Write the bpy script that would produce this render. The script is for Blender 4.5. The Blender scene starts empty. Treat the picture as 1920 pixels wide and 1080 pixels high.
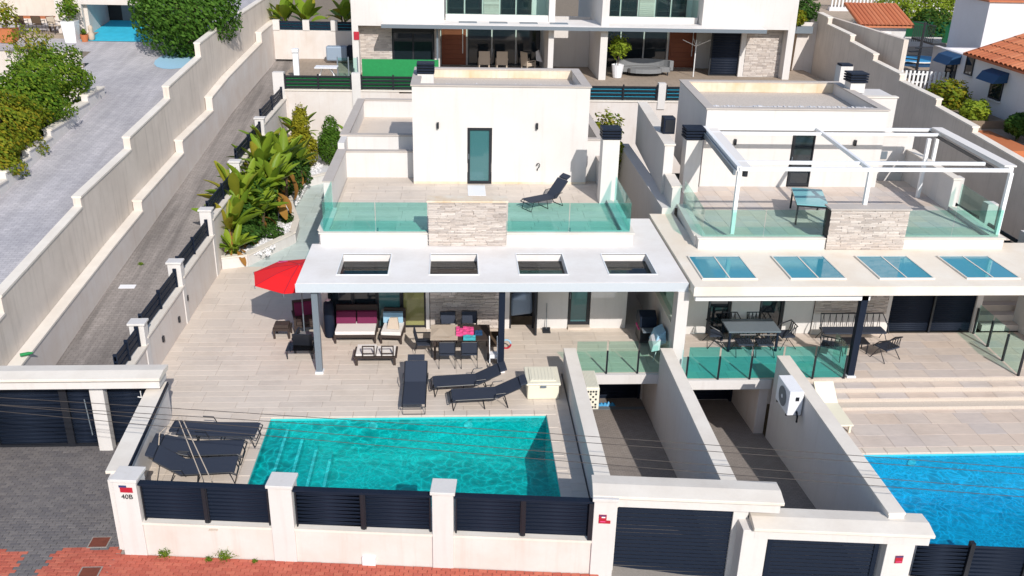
import bpy, math, random
from mathutils import Vector, Matrix, Euler
R = math.radians
random.seed(7)
S = bpy.context.scene
# ------------------------------------------------------------------ camera
cam_d = bpy.data.cameras.new('camera'); cam = bpy.data.objects.new('camera', cam_d)
S.collection.objects.link(cam); S.camera = cam
PITCH, YAW, ROLL, FPX = R(22.925), R(3.822), R(1.338), 1706.945
CAM = Vector((0, -22.05, 13.205))
Fw = Vector((math.sin(YAW)*math.cos(PITCH), math.cos(YAW)*math.cos(PITCH), -math.sin(PITCH)))
Rt = Vector((math.cos(YAW), -math.sin(YAW), 0)); Up = Rt.cross(Fw)
Rr = math.cos(ROLL)*Rt + math.sin(ROLL)*Up; Ur = -math.sin(ROLL)*Rt + math.cos(ROLL)*Up
m3 = Matrix((Rr, Ur, -Fw)).transposed()
cam.matrix_world = Matrix.Translation(CAM) @ m3.to_4x4()
cam_d.sensor_width = 36; cam_d.lens = FPX/1920*36; cam_d.clip_start = 0.1; cam_d.clip_end = 2000
# ------------------------------------------------------------------ world, sun, exposure
SD = Vector((0.40, -1.35, 1.0)).normalized()          # towards the sun
elev = math.asin(SD.z); azi = math.atan2(SD.x, SD.y)
W = bpy.data.worlds.new('World'); S.world = W; W.use_nodes = True
nt = W.node_tree; bg = nt.nodes['Background']
sky = nt.nodes.new('ShaderNodeTexSky'); sky.sky_type = 'NISHITA'; sky.sun_disc = False
sky.sun_elevation = elev; sky.sun_rotation = azi; sky.air_density = 1.0; sky.dust_density = 0.6
nt.links.new(sky.outputs[0], bg.inputs[0]); bg.inputs[1].default_value = 0.135
sl = bpy.data.lights.new('sun', 'SUN'); sl.energy = 4.0; sl.angle = R(0.5); sl.color = (1, .952, .892)
so = bpy.data.objects.new('sun', sl); S.collection.objects.link(so)
so.rotation_euler = SD.to_track_quat('Z', 'Y').to_euler()
S.view_settings.view_transform = 'Standard'; S.view_settings.look = 'None'
S.view_settings.exposure = 0.12; S.view_settings.gamma = 1
S.render.engine = 'CYCLES'
S.cycles.max_bounces = 8; S.cycles.transparent_max_bounces = 24; S.cycles.use_denoising = True
S.cycles.caustics_reflective = False; S.cycles.caustics_refractive = False
S.cycles.sample_clamp_indirect = 4
C = S.collection
# ------------------------------------------------------------------ materials
def newmat(name):
    m = bpy.data.materials.new(name); m.use_nodes = True
    return m, m.node_tree, m.node_tree.nodes['Principled BSDF']
def ramp(t, fac, stops):
    r = t.nodes.new('ShaderNodeValToRGB'); e = r.color_ramp.elements
    while len(e) < len(stops): e.new(.5)
    for k, (p, c) in enumerate(stops):
        e[k].position = p; e[k].color = c if len(c) == 4 else (*c, 1)
    t.links.new(fac, r.inputs[0]); return r.outputs[0]
def noise(t, scale, detail=4, rough=.55, vec=None, sc=None):
    n = t.nodes.new('ShaderNodeTexNoise'); n.inputs['Scale'].default_value = scale
    n.inputs['Detail'].default_value = detail; n.inputs['Roughness'].default_value = rough
    co = t.nodes.new('ShaderNodeNewGeometry').outputs['Position'] if vec is None else vec
    if sc:
        mp = t.nodes.new('ShaderNodeMapping'); mp.inputs['Scale'].default_value = sc
        t.links.new(co, mp.inputs[0]); co = mp.outputs[0]
    t.links.new(co, n.inputs['Vector']); return n.outputs['Fac']
def mixc(t, fac, a, b, mode='MIX'):
    m = t.nodes.new('ShaderNodeMix'); m.data_type = 'RGBA'; m.blend_type = mode
    for s, v in ((m.inputs[0], fac), (m.inputs[6], a), (m.inputs[7], b)):
        if hasattr(v, 'is_output') or isinstance(v, bpy.types.NodeSocket): t.links.new(v, s)
        elif isinstance(v, (int, float)): s.default_value = v
        else: s.default_value = (*v, 1)
    return m.outputs[2]
def bump(t, b, h, strength, dist=.02):
    n = t.nodes.new('ShaderNodeBump'); n.inputs['Strength'].default_value = strength
    n.inputs['Distance'].default_value = dist
    t.links.new(h, n.inputs['Height']); t.links.new(n.outputs[0], b.inputs['Normal'])
def plaster(name, col, dirt=(.45, .38, .30), amt=.35, streak=.3, rough=.85, bs=.25):
    m, t, b = newmat(name)
    n1 = ramp(t, noise(t, .9, 6, .6), [(.35, (0, 0, 0)), (.8, (1, 1, 1))])
    n2 = ramp(t, noise(t, 1.0, 5, .6, sc=(5, 5, .35)), [(.52, (0, 0, 0)), (.85, (1, 1, 1))])
    c = mixc(t, noise(t, 14, 3), [x*.96 for x in col], [min(1, x*1.03) for x in col])
    s1 = t.nodes.new('ShaderNodeMath'); s1.operation = 'MULTIPLY'; s1.inputs[1].default_value = amt
    t.links.new(n1, s1.inputs[0])
    s2 = t.nodes.new('ShaderNodeMath'); s2.operation = 'MULTIPLY'; s2.inputs[1].default_value = streak
    t.links.new(n2, s2.inputs[0])
    c = mixc(t, s1.outputs[0], c, dirt); c = mixc(t, s2.outputs[0], c, [x*.9 for x in dirt])
    t.links.new(c, b.inputs['Base Color']); b.inputs['Roughness'].default_value = rough
    bump(t, b, noise(t, 90, 3), bs, .004)
    return m
def varied(name, cols, rough=.7, fine=25, amt=.25, bs=.3, aniso=None, spec=.3, metal=0):
    """colour varies from piece to piece (object random) with grain inside a piece"""
    m, t, b = newmat(name)
    oi = t.nodes.new('ShaderNodeObjectInfo')
    isl = t.nodes.new('ShaderNodeNewGeometry')
    ad = t.nodes.new('ShaderNodeMath'); ad.operation = 'ADD'
    t.links.new(oi.outputs['Random'], ad.inputs[0]); t.links.new(isl.outputs['Random Per Island'], ad.inputs[1])
    fr = t.nodes.new('ShaderNodeMath'); fr.operation = 'FRACT'; t.links.new(ad.outputs[0], fr.inputs[0])
    k = len(cols)
    c = ramp(t, fr.outputs[0], [(i/(k-1) if k > 1 else 0, cc) for i, cc in enumerate(cols)])
    g = noise(t, fine, 5, .6, sc=aniso)
    big = ramp(t, noise(t, .7, 6, .65), [(.3, (.86, .85, .84)), (.5, (1, 1, 1)), (.75, (1.05, 1.04, 1.03))])
    c = mixc(t, 1.0, c, big, 'MULTIPLY')
    c = mixc(t, amt, c, mixc(t, g, [x*.45 for x in cols[0]], [min(1, x*1.5) for x in cols[0]]))
    t.links.new(c, b.inputs['Base Color']); b.inputs['Roughness'].default_value = rough
    b.inputs['Specular IOR Level'].default_value = spec; b.inputs['Metallic'].default_value = metal
    bump(t, b, g, bs, .006)
    return m
def plain(name, col, rough=.5, metal=0, spec=.5, var=.12, fine=30):
    m, t, b = newmat(name)
    c = mixc(t, noise(t, fine, 3), [x*(1-var) for x in col], [min(1, x*(1+var)) for x in col])
    t.links.new(c, b.inputs['Base Color']); b.inputs['Roughness'].default_value = rough
    b.inputs['Metallic'].default_value = metal; b.inputs['Specular IOR Level'].default_value = spec
    return m
def facing(t, base):
    lw = t.nodes.new('ShaderNodeLayerWeight'); lw.inputs[0].default_value = .5
    pw = t.nodes.new('ShaderNodeMath'); pw.operation = 'POWER'; pw.inputs[1].default_value = 5
    t.links.new(lw.outputs['Facing'], pw.inputs[0])
    ma = t.nodes.new('ShaderNodeMath'); ma.operation = 'MULTIPLY_ADD'; ma.inputs[1].default_value = .6; ma.inputs[2].default_value = base
    t.links.new(pw.outputs[0], ma.inputs[0]); return ma.outputs[0]
def glassy(name, tint, gloss=.035, rough=.02):
    m = bpy.data.materials.new(name); m.use_nodes = True; t = m.node_tree; t.nodes.clear()
    o = t.nodes.new('ShaderNodeOutputMaterial'); tr = t.nodes.new('ShaderNodeBsdfTransparent')
    tr.inputs[0].default_value = (*tint, 1)
    gl = t.nodes.new('ShaderNodeBsdfGlossy'); gl.inputs['Roughness'].default_value = rough
    mx = t.nodes.new('ShaderNodeMixShader')
    t.links.new(facing(t, gloss), mx.inputs[0]); t.links.new(tr.outputs[0], mx.inputs[1])
    t.links.new(gl.outputs[0], mx.inputs[2]); t.links.new(mx.outputs[0], o.inputs[0])
    return m
def watery(name, tint, scale):
    """pool water: tinted sheet with a net of caustic light painted into its transparency"""
    m = bpy.data.materials.new(name); m.use_nodes = True; t = m.node_tree; t.nodes.clear()
    o = t.nodes.new('ShaderNodeOutputMaterial'); tr = t.nodes.new('ShaderNodeBsdfTransparent')
    pos = t.nodes.new('ShaderNodeNewGeometry').outputs['Position']
    nz = t.nodes.new('ShaderNodeTexNoise'); nz.inputs['Scale'].default_value = 1.3; nz.inputs['Detail'].default_value = 3
    t.links.new(pos, nz.inputs['Vector'])
    wv = t.nodes.new('ShaderNodeVectorMath'); wv.operation = 'MULTIPLY_ADD'
    t.links.new(nz.outputs['Color'], wv.inputs[0]); wv.inputs[1].default_value = (.9, .9, 0)
    t.links.new(pos, wv.inputs[2])
    def caustic_web(sc):
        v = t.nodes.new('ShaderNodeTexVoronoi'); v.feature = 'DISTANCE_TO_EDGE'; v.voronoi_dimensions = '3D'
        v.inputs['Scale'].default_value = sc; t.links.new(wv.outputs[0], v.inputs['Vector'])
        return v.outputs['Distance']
    a = ramp(t, caustic_web(scale), [(0, (1, 1, 1)), (.022, (1, 1, 1)), (.05, (.74, .74, .74)), (.2, (.56, .56, .56)), (.6, (.42, .42, .42))])  # bright caustic lines painted into the transparent colour, not formed by refraction
    b = ramp(t, caustic_web(scale*2.3), [(0, (1, 1, 1)), (.03, (.98, .98, .98)), (.1, (.72, .72, .72)), (.5, (.52, .52, .52))])
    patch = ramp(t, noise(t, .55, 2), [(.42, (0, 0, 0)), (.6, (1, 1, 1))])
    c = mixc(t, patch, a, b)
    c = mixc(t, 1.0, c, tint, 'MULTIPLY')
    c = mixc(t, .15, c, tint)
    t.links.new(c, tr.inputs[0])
    gl = t.nodes.new('ShaderNodeBsdfGlossy'); gl.inputs['Roughness'].default_value = .04
    bp = t.nodes.new('ShaderNodeBump'); bp.inputs['Strength'].default_value = .5; bp.inputs['Distance'].default_value = .03
    t.links.new(noise(t, 5, 3), bp.inputs['Height']); t.links.new(bp.outputs[0], gl.inputs['Normal'])
    mx = t.nodes.new('ShaderNodeMixShader')
    t.links.new(facing(t, .03), mx.inputs[0]); t.links.new(tr.outputs[0], mx.inputs[1])
    t.links.new(gl.outputs[0], mx.inputs[2]); t.links.new(mx.outputs[0], o.inputs[0])
    return m
def leafy(name, cols, rough=.7):
    m, t, b = newmat(name)
    g = t.nodes.new('ShaderNodeNewGeometry'); oi = t.nodes.new('ShaderNodeObjectInfo')
    ad = t.nodes.new('ShaderNodeMath'); ad.operation = 'ADD'
    t.links.new(oi.outputs['Random'], ad.inputs[0]); t.links.new(g.outputs['Random Per Island'], ad.inputs[1])
    fr = t.nodes.new('ShaderNodeMath'); fr.operation = 'FRACT'; t.links.new(ad.outputs[0], fr.inputs[0])
    k = len(cols); c = ramp(t, fr.outputs[0], [(i/(k-1), cc) for i, cc in enumerate(cols)])
    c2 = mixc(t, noise(t, 1.3, 3), cols[0], cols[-1]); c = mixc(t, .4, c, c2)
    t.links.new(c, b.inputs['Base Color']); b.inputs['Roughness'].default_value = rough
    b.inputs['Specular IOR Level'].default_value = .15
    tl = t.nodes.new('ShaderNodeBsdfTranslucent'); t.links.new(c, tl.inputs[0])
    mx = t.nodes.new('ShaderNodeMixShader'); mx.inputs[0].default_value = .3
    o = t.nodes['Material Output']
    t.links.new(b.outputs[0], mx.inputs[1]); t.links.new(tl.outputs[0], mx.inputs[2]); t.links.new(mx.outputs[0], o.inputs[0])
    return m
def bricks_mat(name, c1, c2, mortar, sc, bw=.5, rh=.25, rot=0, tracks=0):
    m, t, b = newmat(name)
    pos = t.nodes.new('ShaderNodeNewGeometry').outputs['Position']
    mp = t.nodes.new('ShaderNodeMapping'); mp.inputs['Rotation'].default_value = (0, 0, rot); t.links.new(pos, mp.inputs[0])
    br = t.nodes.new('ShaderNodeTexBrick'); t.links.new(mp.outputs[0], br.inputs['Vector'])
    br.inputs['Color1'].default_value = (*c1, 1); br.inputs['Color2'].default_value = (*c2, 1); br.inputs['Mortar'].default_value = (*mortar, 1)
    br.inputs['Scale'].default_value = sc; br.inputs['Mortar Size'].default_value = .018; br.inputs['Brick Width'].default_value = bw; br.inputs['Row Height'].default_value = rh
    big = ramp(t, noise(t, .35, 5, .6), [(.3, (.72, .72, .74)), (.75, (1.12, 1.1, 1.08))])
    c = mixc(t, 1.0, br.outputs[0], big, 'MULTIPLY')
    c = mixc(t, .3, c, mixc(t, noise(t, 40, 3), [x*.5 for x in c1], [x*1.4 for x in c2]))
    if tracks:
        tk = ramp(t, noise(t, 1, 4, .6, sc=(2.2, .12, 1)), [(.4, (1, 1, 1)), (.62, (1-tracks, 1-tracks, 1-tracks))])
        c = mixc(t, 1.0, c, tk, 'MULTIPLY')
    t.links.new(c, b.inputs['Base Color']); b.inputs['Roughness'].default_value = .85
    bump(t, b, br.outputs['Fac'], -.3, .01)
    return m
M = {}
M['white'] = plaster('white_plaster', (.66, .632, .608), dirt=(.42, .35, .30), amt=.14, streak=.24)
M['white_old'] = plaster('weathered_white_plaster', (.68, .635, .60), dirt=(.46, .32, .22), amt=.34, streak=.30)
M['cope'] = plaster('cream_coping', (.78, .72, .64), dirt=(.45, .36, .28), amt=.35, streak=.1)
M['roof'] = plaster('roof_screed', (.82, .785, .755), dirt=(.50, .41, .33), amt=.36, streak=.05)
M['roof2'] = plaster('cream_roof_screed', (.84, .76, .65), dirt=(.60, .42, .25), amt=.38, streak=.05)
M['stain'] = plaster('stained_parapet', (.74, .66, .55), dirt=(.62, .38, .16), amt=.8, streak=.5)
M['conc'] = plaster('grey_rendered_wall', (.70, .62, .545), dirt=(.38, .32, .265), amt=.35, streak=.55)
M['tile'] = varied('deck_tile', [(.64, .55, .465), (.69, .605, .52), (.605, .53, .46), (.665, .575, .485)], .6, 3.5, .24, .12, (1, 6, 1), .25)
M['tile2'] = varied('stone_floor_tile', [(.61, .50, .42), (.54, .50, .48), (.65, .55, .47), (.51, .47, .46), (.62, .51, .43)], .55, 3, .25, .12, (1, 3, 1), .25)
M['grout'] = plain('grout', (.56, .49, .42), .9, var=.2)
M['stone'] = varied('stacked_stone', [(.58, .51, .46), (.34, .29, .26), (.70, .65, .60), (.50, .43, .38), (.24, .21, .20), (.64, .59, .55), (.44, .39, .36)], .85, 14, .5, 1.0, (1, 1, 4), .15)
M['stonegap'] = plain('stone_joint', (.07, .055, .05), .95, var=.3)
M['paver'] = varied('grey_paver', [(.150, .140, .142), (.20, .185, .18), (.125, .118, .125), (.17, .158, .155)], .85, 20, .3, .4)
M['redpaver'] = varied('red_paver', [(.50, .13, .085), (.40, .095, .065), (.55, .17, .11), (.44, .11, .08)], .85, 20, .3, .4)
M['joint'] = plain('paver_joint', (.30, .27, .24), .95, var=.35)
M['alley'] = bricks_mat('lane_paving', (.28, .25, .23), (.36, .325, .30), (.15, .13, .12), 2.2, tracks=.38)
M['yard'] = bricks_mat('pale_yard_paving', (.42, .405, .43), (.55, .53, .545), (.28, .265, .285), 2.0, tracks=.15)
M['drive'] = bricks_mat('driveway_paving', (.26, .225, .20), (.33, .29, .26), (.15, .13, .115), 3.5)
M['patio'] = bricks_mat('patio_tiles', (.36, .29, .22), (.40, .32, .25), (.25, .2, .16), 1.0, .6, .6)
M['earth'] = plain('earth', (.22, .17, .12), .95, var=.4, fine=3)
M['navy'] = plain('navy_metal', (.010, .016, .031), .55, .0, .15)
M['black'] = plain('black_metal', (.012, .014, .020), .42)
M['grey'] = plain('grey_metal', (.16, .19, .22), .45)
M['fascia'] = plain('pale_grey_fascia', (.52, .56, .60), .6, var=.05)
M['taupe'] = plaster('taupe_coping', (.50, .45, .41), dirt=(.33, .27, .22), amt=.4, streak=.1)
M['gravelroof'] = varied('gravel_roof', [(.60, .53, .46), (.46, .40, .35)], .95, 16, .75, 1.2)
M['aqua'] = varied('pale_aqua_tile', [(.50, .58, .55), (.54, .61, .58), (.50, .56, .52)], .5, 4, .2, .1)
M['treeleaf'] = leafy('tree_foliage', [(.035, .10, .012), (.08, .18, .02), (.15, .28, .04), (.05, .13, .015)])
M['whitemetal'] = plain('white_metal', (.82, .82, .82), .4, var=.03)
M['mesh'] = plain('black_sling_fabric', (.026, .034, .055), .8)
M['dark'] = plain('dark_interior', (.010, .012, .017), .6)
M['window'] = plain('dark_window_glass', (.012, .018, .024), .05, spec=.8)
M['doorglass'] = plain('teal_door_glass', (.05, .15, .16), .06, spec=.8)
M['greenglass'] = plain('olive_door_glass', (.26, .26, .10), .08, spec=.7)
M['glass'] = glassy('balustrade_glass', (.66, .94, .915))
M['glass2'] = glassy('clear_balustrade_glass', (.80, .955, .92))
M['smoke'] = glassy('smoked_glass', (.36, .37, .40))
M['skyglass'] = plain('blue_skylight_glass', (.05, .27, .36), .06, spec=.8)
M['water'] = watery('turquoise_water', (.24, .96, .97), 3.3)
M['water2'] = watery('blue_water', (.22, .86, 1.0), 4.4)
M['poolt'] = varied('turquoise_mosaic', [(.05, .58, .57), (.07, .66, .64)], .4, 60, .2, .1)
M['poolb'] = varied('blue_mosaic', [(.06, .55, .74), (.08, .62, .80)], .4, 60, .2, .1)
M['poolw'] = plain('pale_step_edge', (.90, .95, .92), .4)
M['red'] = plain('red_canvas', (.78, .008, .010), .75, var=.04)
M['signred'] = plain('sign_red', (.42, .012, .03), .5)
M['signblue'] = plain('sign_blue', (.03, .04, .14), .5)
M['paper'] = plain('white_print', (.8, .8, .82), .5)
M['cream'] = plain('cream_plastic', (.76, .72, .58), .45, var=.04)
M['fabric'] = plain('white_cushion', (.76, .72, .68), .9, var=.05)
M['plum'] = plain('plum_fabric', (.14, .012, .055), .9)
M['brown'] = plain('brown_wicker', (.045, .030, .024), .8)
M['beige'] = plain('beige_fabric', (.52, .43, .34), .9)
M['greyfab'] = plain('grey_fabric', (.20, .205, .21), .9)
M['blue'] = plain('blue_plastic', (.03, .28, .55), .5)
M['paleblue'] = plain('pale_blue_fabric', (.30, .50, .64), .8)
M['bluefloor'] = plain('blue_painted_floor', (.03, .42, .58), .7, var=.25, fine=2)
M['green'] = plain('green_shade_cloth', (.012, .24, .065), .8, var=.2, fine=8)
M['bluecloth'] = plain('blue_shade_cloth', (.02, .27, .40), .8, var=.25, fine=5)
M['wood'] = varied('brown_door_wood', [(.20, .055, .025), (.24, .07, .03)], .5, 12, .4, .2, (1, 1, 12))
M['terra'] = varied('terracotta_tile', [(.52, .17, .075), (.43, .125, .06), (.58, .22, .11)], .8, 12, .25, .4)
M['pot'] = plain('terracotta_pot', (.50, .16, .06), .8)
M['gravel'] = plain('white_gravel', (.66, .65, .66), .95, var=.4, fine=14)
M['bark'] = plain('bark', (.10, .065, .04), .9, var=.3)
M['banana'] = leafy('broad_leaf', [(.07, .19, .015), (.16, .32, .025), (.26, .40, .035), (.10, .24, .02), (.42, .34, .04)], .4)
M['dryleaf'] = leafy('dry_leaf', [(.34, .16, .04), (.22, .10, .03), (.45, .25, .05)])
M['dkleaf'] = leafy('dark_foliage', [(.025, .075, .012), (.055, .13, .018), (.10, .19, .035), (.04, .10, .015)])
M['bush'] = leafy('bush_foliage', [(.06, .14, .012), (.15, .27, .02), (.27, .33, .025), (.05, .12, .012)])
M['bushy'] = leafy('yellowing_foliage', [(.10, .15, .012), (.30, .30, .02), (.42, .26, .02), (.09, .17, .015), (.20, .26, .02)])
M['gold'] = leafy('golden_conifer', [(.30, .27, .02), (.42, .36, .02), (.18, .22, .02)])
M['conif'] = leafy('green_conifer', [(.05, .13, .015), (.12, .22, .02), (.08, .17, .02)])
M['lime'] = leafy('lime_foliage', [(.22, .30, .03), (.34, .38, .03), (.12, .22, .02)])
M['lilac'] = plaster('lilac_white_wall', (.72, .70, .72), amt=.12, streak=.1)
M['cable'] = plain('cable', (.05, .04, .035), .7)
M['carcover'] = plain('silver_cover', (.26, .33, .42), .45)
M['rust'] = plain('rusty_iron', (.17, .045, .025), .8, var=.3, fine=8)
M['pink'] = plain('pink_towel', (.75, .08, .25), .9, var=.5, fine=12)
M['teal'] = plain('teal_towel', (.06, .40, .45), .9, var=.4)
M['tabteal'] = plain('teal_glass_top', (.22, .52, .55), .12)
M['glass3'] = glassy('turquoise_balustrade_glass', (.50, .91, .905))
M['awning'] = plain('blue_awning', (.012, .06, .15), .8)
M['hedgefence'] = leafy('green_screen', [(.01, .10, .05), (.02, .16, .07), (.015, .07, .03)])
# ------------------------------------------------------------------ building helpers
class MB:
    def __init__(s): s.v = []; s.f = []; s.cut = []
    def add(s, v, f):
        n = len(s.v); s.cut.append((n, len(s.f))); s.v += [tuple(p) for p in v]; s.f += [tuple(i+n for i in q) for q in f]; return s
    def hexa(s, p):  # 4 bottom (ccw) 4 top
        return s.add(p, [(3, 2, 1, 0), (4, 5, 6, 7), (0, 1, 5, 4), (1, 2, 6, 5), (2, 3, 7, 6), (3, 0, 4, 7)])
    def box(s, x0, x1, y0, y1, z0, z1):
        return s.hexa([(x0, y0, z0), (x1, y0, z0), (x1, y1, z0), (x0, y1, z0), (x0, y0, z1), (x1, y0, z1), (x1, y1, z1), (x0, y1, z1)])
    def bar(s, p, q, w=.03, h=None):
        h = h or w; p = Vector(p); q = Vector(q); d = (q-p).normalized()
        u = d.cross(Vector((0, 0, 1)))
        if u.length < 1e-3: u = Vector((1, 0, 0))
        u.normalize(); n = u.cross(d).normalized(); a = u*w/2; b = n*h/2
        return s.hexa([p-a-b, p+a-b, p+a+b, p-a+b, q-a-b, q+a-b, q+a+b, q-a+b])
    def tube(s, pts, r, n=6, closed=False):
        pts = [Vector(p) for p in pts]; rings = []
        for i, p in enumerate(pts):
            d = (pts[min(i+1, len(pts)-1)] - pts[max(i-1, 0)]).normalized()
            u = d.cross(Vector((0, 0, 1)));
            if u.length < 1e-3: u = Vector((1, 0, 0))
            u.normalize(); w = u.cross(d)
            rr = r[i] if isinstance(r, (list, tuple)) else r
            rings.append([p + (u*math.cos(2*math.pi*k/n) + w*math.sin(2*math.pi*k/n))*rr for k in range(n)])
        v = [x for g in rings for x in g]; f = []
        for i in range(len(pts)-1):
            for k in range(n):
                a = i*n+k; b = i*n+(k+1) % n; f.append((a, b, b+n, a+n))
        f.append(tuple(range(n))[::-1]); f.append(tuple(range((len(pts)-1)*n, len(pts)*n)))
        return s.add(v, f)
    def prism(s, poly, z0, z1):
        n = len(poly); v = [(x, y, z0) for x, y in poly] + [(x, y, z1) for x, y in poly]
        return s.add(v, [tuple(range(n))[::-1], tuple(range(n, 2*n))] + [(i, (i+1) % n, (i+1) % n+n, i+n) for i in range(n)])
    def prismx(s, prof, x0, x1):     # profile of (y,z), extruded in x
        n = len(prof); v = [(x0, y, z) for y, z in prof] + [(x1, y, z) for y, z in prof]
        return s.add(v, [tuple(range(n)), tuple(range(n, 2*n))[::-1]] + [(i+n, (i+1) % n+n, (i+1) % n, i) for i in range(n)])
    def quad(s, a, b, c, d): return s.add([a, b, c, d], [(0, 1, 2, 3)])
    def lathe(s, prof, c=(0, 0, 0), n=16):
        v = []; f = []
        for r, z in prof:
            for k in range(n): v.append((c[0]+r*math.cos(2*math.pi*k/n), c[1]+r*math.sin(2*math.pi*k/n), c[2]+z))
        for i in range(len(prof)-1):
            for k in range(n): f.append((i*n+k, i*n+(k+1) % n, (i+1)*n+(k+1) % n, (i+1)*n+k))
        f.append(tuple(range(n))[::-1]); f.append(tuple(range((len(prof)-1)*n, len(prof)*n)))
        return s.add(v, f)
    def mesh(s, name, mat, smooth=False):
        me = bpy.data.meshes.new(name); me.from_pydata(s.v, [], s.f); me.materials.append(M[mat] if isinstance(mat, str) else mat)
        if smooth: me.polygons.foreach_set('use_smooth', [True]*len(me.polygons))
        me.update(); return me
def wloc(p):
    l = Vector((0, 0, 0))
    while p is not None: l += p.location; p = p.parent
    return l
def put(name, me, parent=None, loc=(0, 0, 0), rot=(0, 0, 0)):
    o = bpy.data.objects.new(name, me); C.objects.link(o)
    if parent is not None: o.parent = parent
    o.location = loc; o.rotation_euler = rot; return o
def obj(name, mb, mat, parent=None, world=True, smooth=False, bev=0, kind=None, label=None):
    me = mb.mesh(name, mat, smooth); loc = Vector((0, 0, 0))
    if parent is not None and world:
        off = wloc(parent)
        if off.length > 0: me.transform(Matrix.Translation(-off))
    o = put(name, me, parent)
    if bev:
        b = o.modifiers.new('bevel', 'BEVEL'); b.width = bev; b.segments = 2; b.limit_method = 'ANGLE'
    if kind: o['kind'] = kind
    if label: o['label'] = label
    return o
def objs(name, mb, mat, parent=None, **k):
    """every piece of mb as a part of its own"""
    ends = mb.cut[1:]+[(len(mb.v), len(mb.f))]
    for (a, b), (c, d) in zip(mb.cut, ends):
        m = MB(); m.add(mb.v[a:c], [tuple(i-a for i in q) for q in mb.f[b:d]]); obj(name, m, mat, parent, **k)
def thing(name, label, cat, loc=(0, 0, 0), rz=0, group=None):
    o = bpy.data.objects.new(name, None); C.objects.link(o); o.location = loc; o.rotation_euler = (0, 0, rz)
    o.empty_display_size = .1; tag(o, label, cat, group); return o
def tag(o, label, cat, group=None):
    o['label'] = label; o['category'] = cat
    if group: o['group'] = group
    return o
def struct(name, mb, mat, **k):
    return obj(name, mb, mat, kind='structure', **k)
def copy_tree(root, loc, rz, label, group=None):
    def rec(o, par):
        c = o.copy(); C.objects.link(c); c.parent = par
        for ch in o.children: rec(ch, c)
        return c
    r = rec(root, None); r.location = loc; r.rotation_euler = (0, 0, rz); r['label'] = label
    if group: r['group'] = group
    return r
_pc = {}
def piece(name, w, d, h, mat, parent, loc, rz=0, ch=.003):
    """a box piece with a chamfered top, its mesh shared between pieces of one size"""
    k = (name, round(w, 3), round(d, 3), round(h, 3), mat)
    if k not in _pc:
        c = min(ch, w*.2, d*.2, h*.4); a, b = w/2, d/2
        m = MB(); r = [(a, b, 0), (a, b, h-c), (a-c, b-c, h)]
        v = []
        for (x, y, z) in r: v += [(-x, -y, z), (x, -y, z), (x, y, z), (-x, y, z)]
        f = [(8, 9, 10, 11)]
        for i in (0, 4):
            for j in range(4): f.append((i+j, i+(j+1) % 4, i+4+(j+1) % 4, i+4+j))
        m.add(v, f); _pc[k] = m.mesh(name, mat)
    return put(name, _pc[k], parent, Vector(loc)-wloc(parent), (0, 0, rz))
def tiles(name, mat, parent, x0, x1, y0, y1, z, w, d, gap=.005, bond=True, holes=(), limit=300, h=.02, order=None):
    """lays tiles in rows; the first `limit` are parts of their own, the rest one joined part"""
    cells = []; nr = 0; y = y0
    while y < y1-.02:
        dd = min(d, y1-y); x = x0 - (w*random.choice((.33, .5, .66)) if bond else 0)
        while x < x1-.02:
            a, b = max(x, x0), min(x+w, x1)
            if b-a > .03:
                segs = [(a, b, y, y+dd)]
                for (hx0, hx1, hy0, hy1) in holes:
                    ns = []
                    for (sa, sb, sy, st) in segs:
                        if sb <= hx0 or sa >= hx1 or st <= hy0 or sy >= hy1: ns.append((sa, sb, sy, st)); continue
                        if sa < hx0: ns.append((sa, hx0, sy, st))
                        if sb > hx1: ns.append((hx1, sb, sy, st))
                        m0, m1 = max(sa, hx0), min(sb, hx1)
                        if sy < hy0: ns.append((m0, m1, sy, hy0))
                        if st > hy1: ns.append((m0, m1, hy1, st))
                    segs = ns
                cells += [s_ for s_ in segs if s_[1]-s_[0] > .04 and s_[3]-s_[2] > .04]
            x += w
        y += d
    if order: cells.sort(key=order)
    rest = MB()
    for i, (a, b, c, e) in enumerate(cells):
        zz = z-h+random.uniform(-.0015, .0015)
        if i < limit: piece(name, b-a-gap, e-c-gap, h, mat, parent, ((a+b)/2, (c+e)/2, zz))
        else: rest.box(a+gap/2, b-gap/2, c+gap/2, e-gap/2, zz, zz+h)
    if rest.v: obj(name+'s', rest, mat, parent, kind='stuff')
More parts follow.
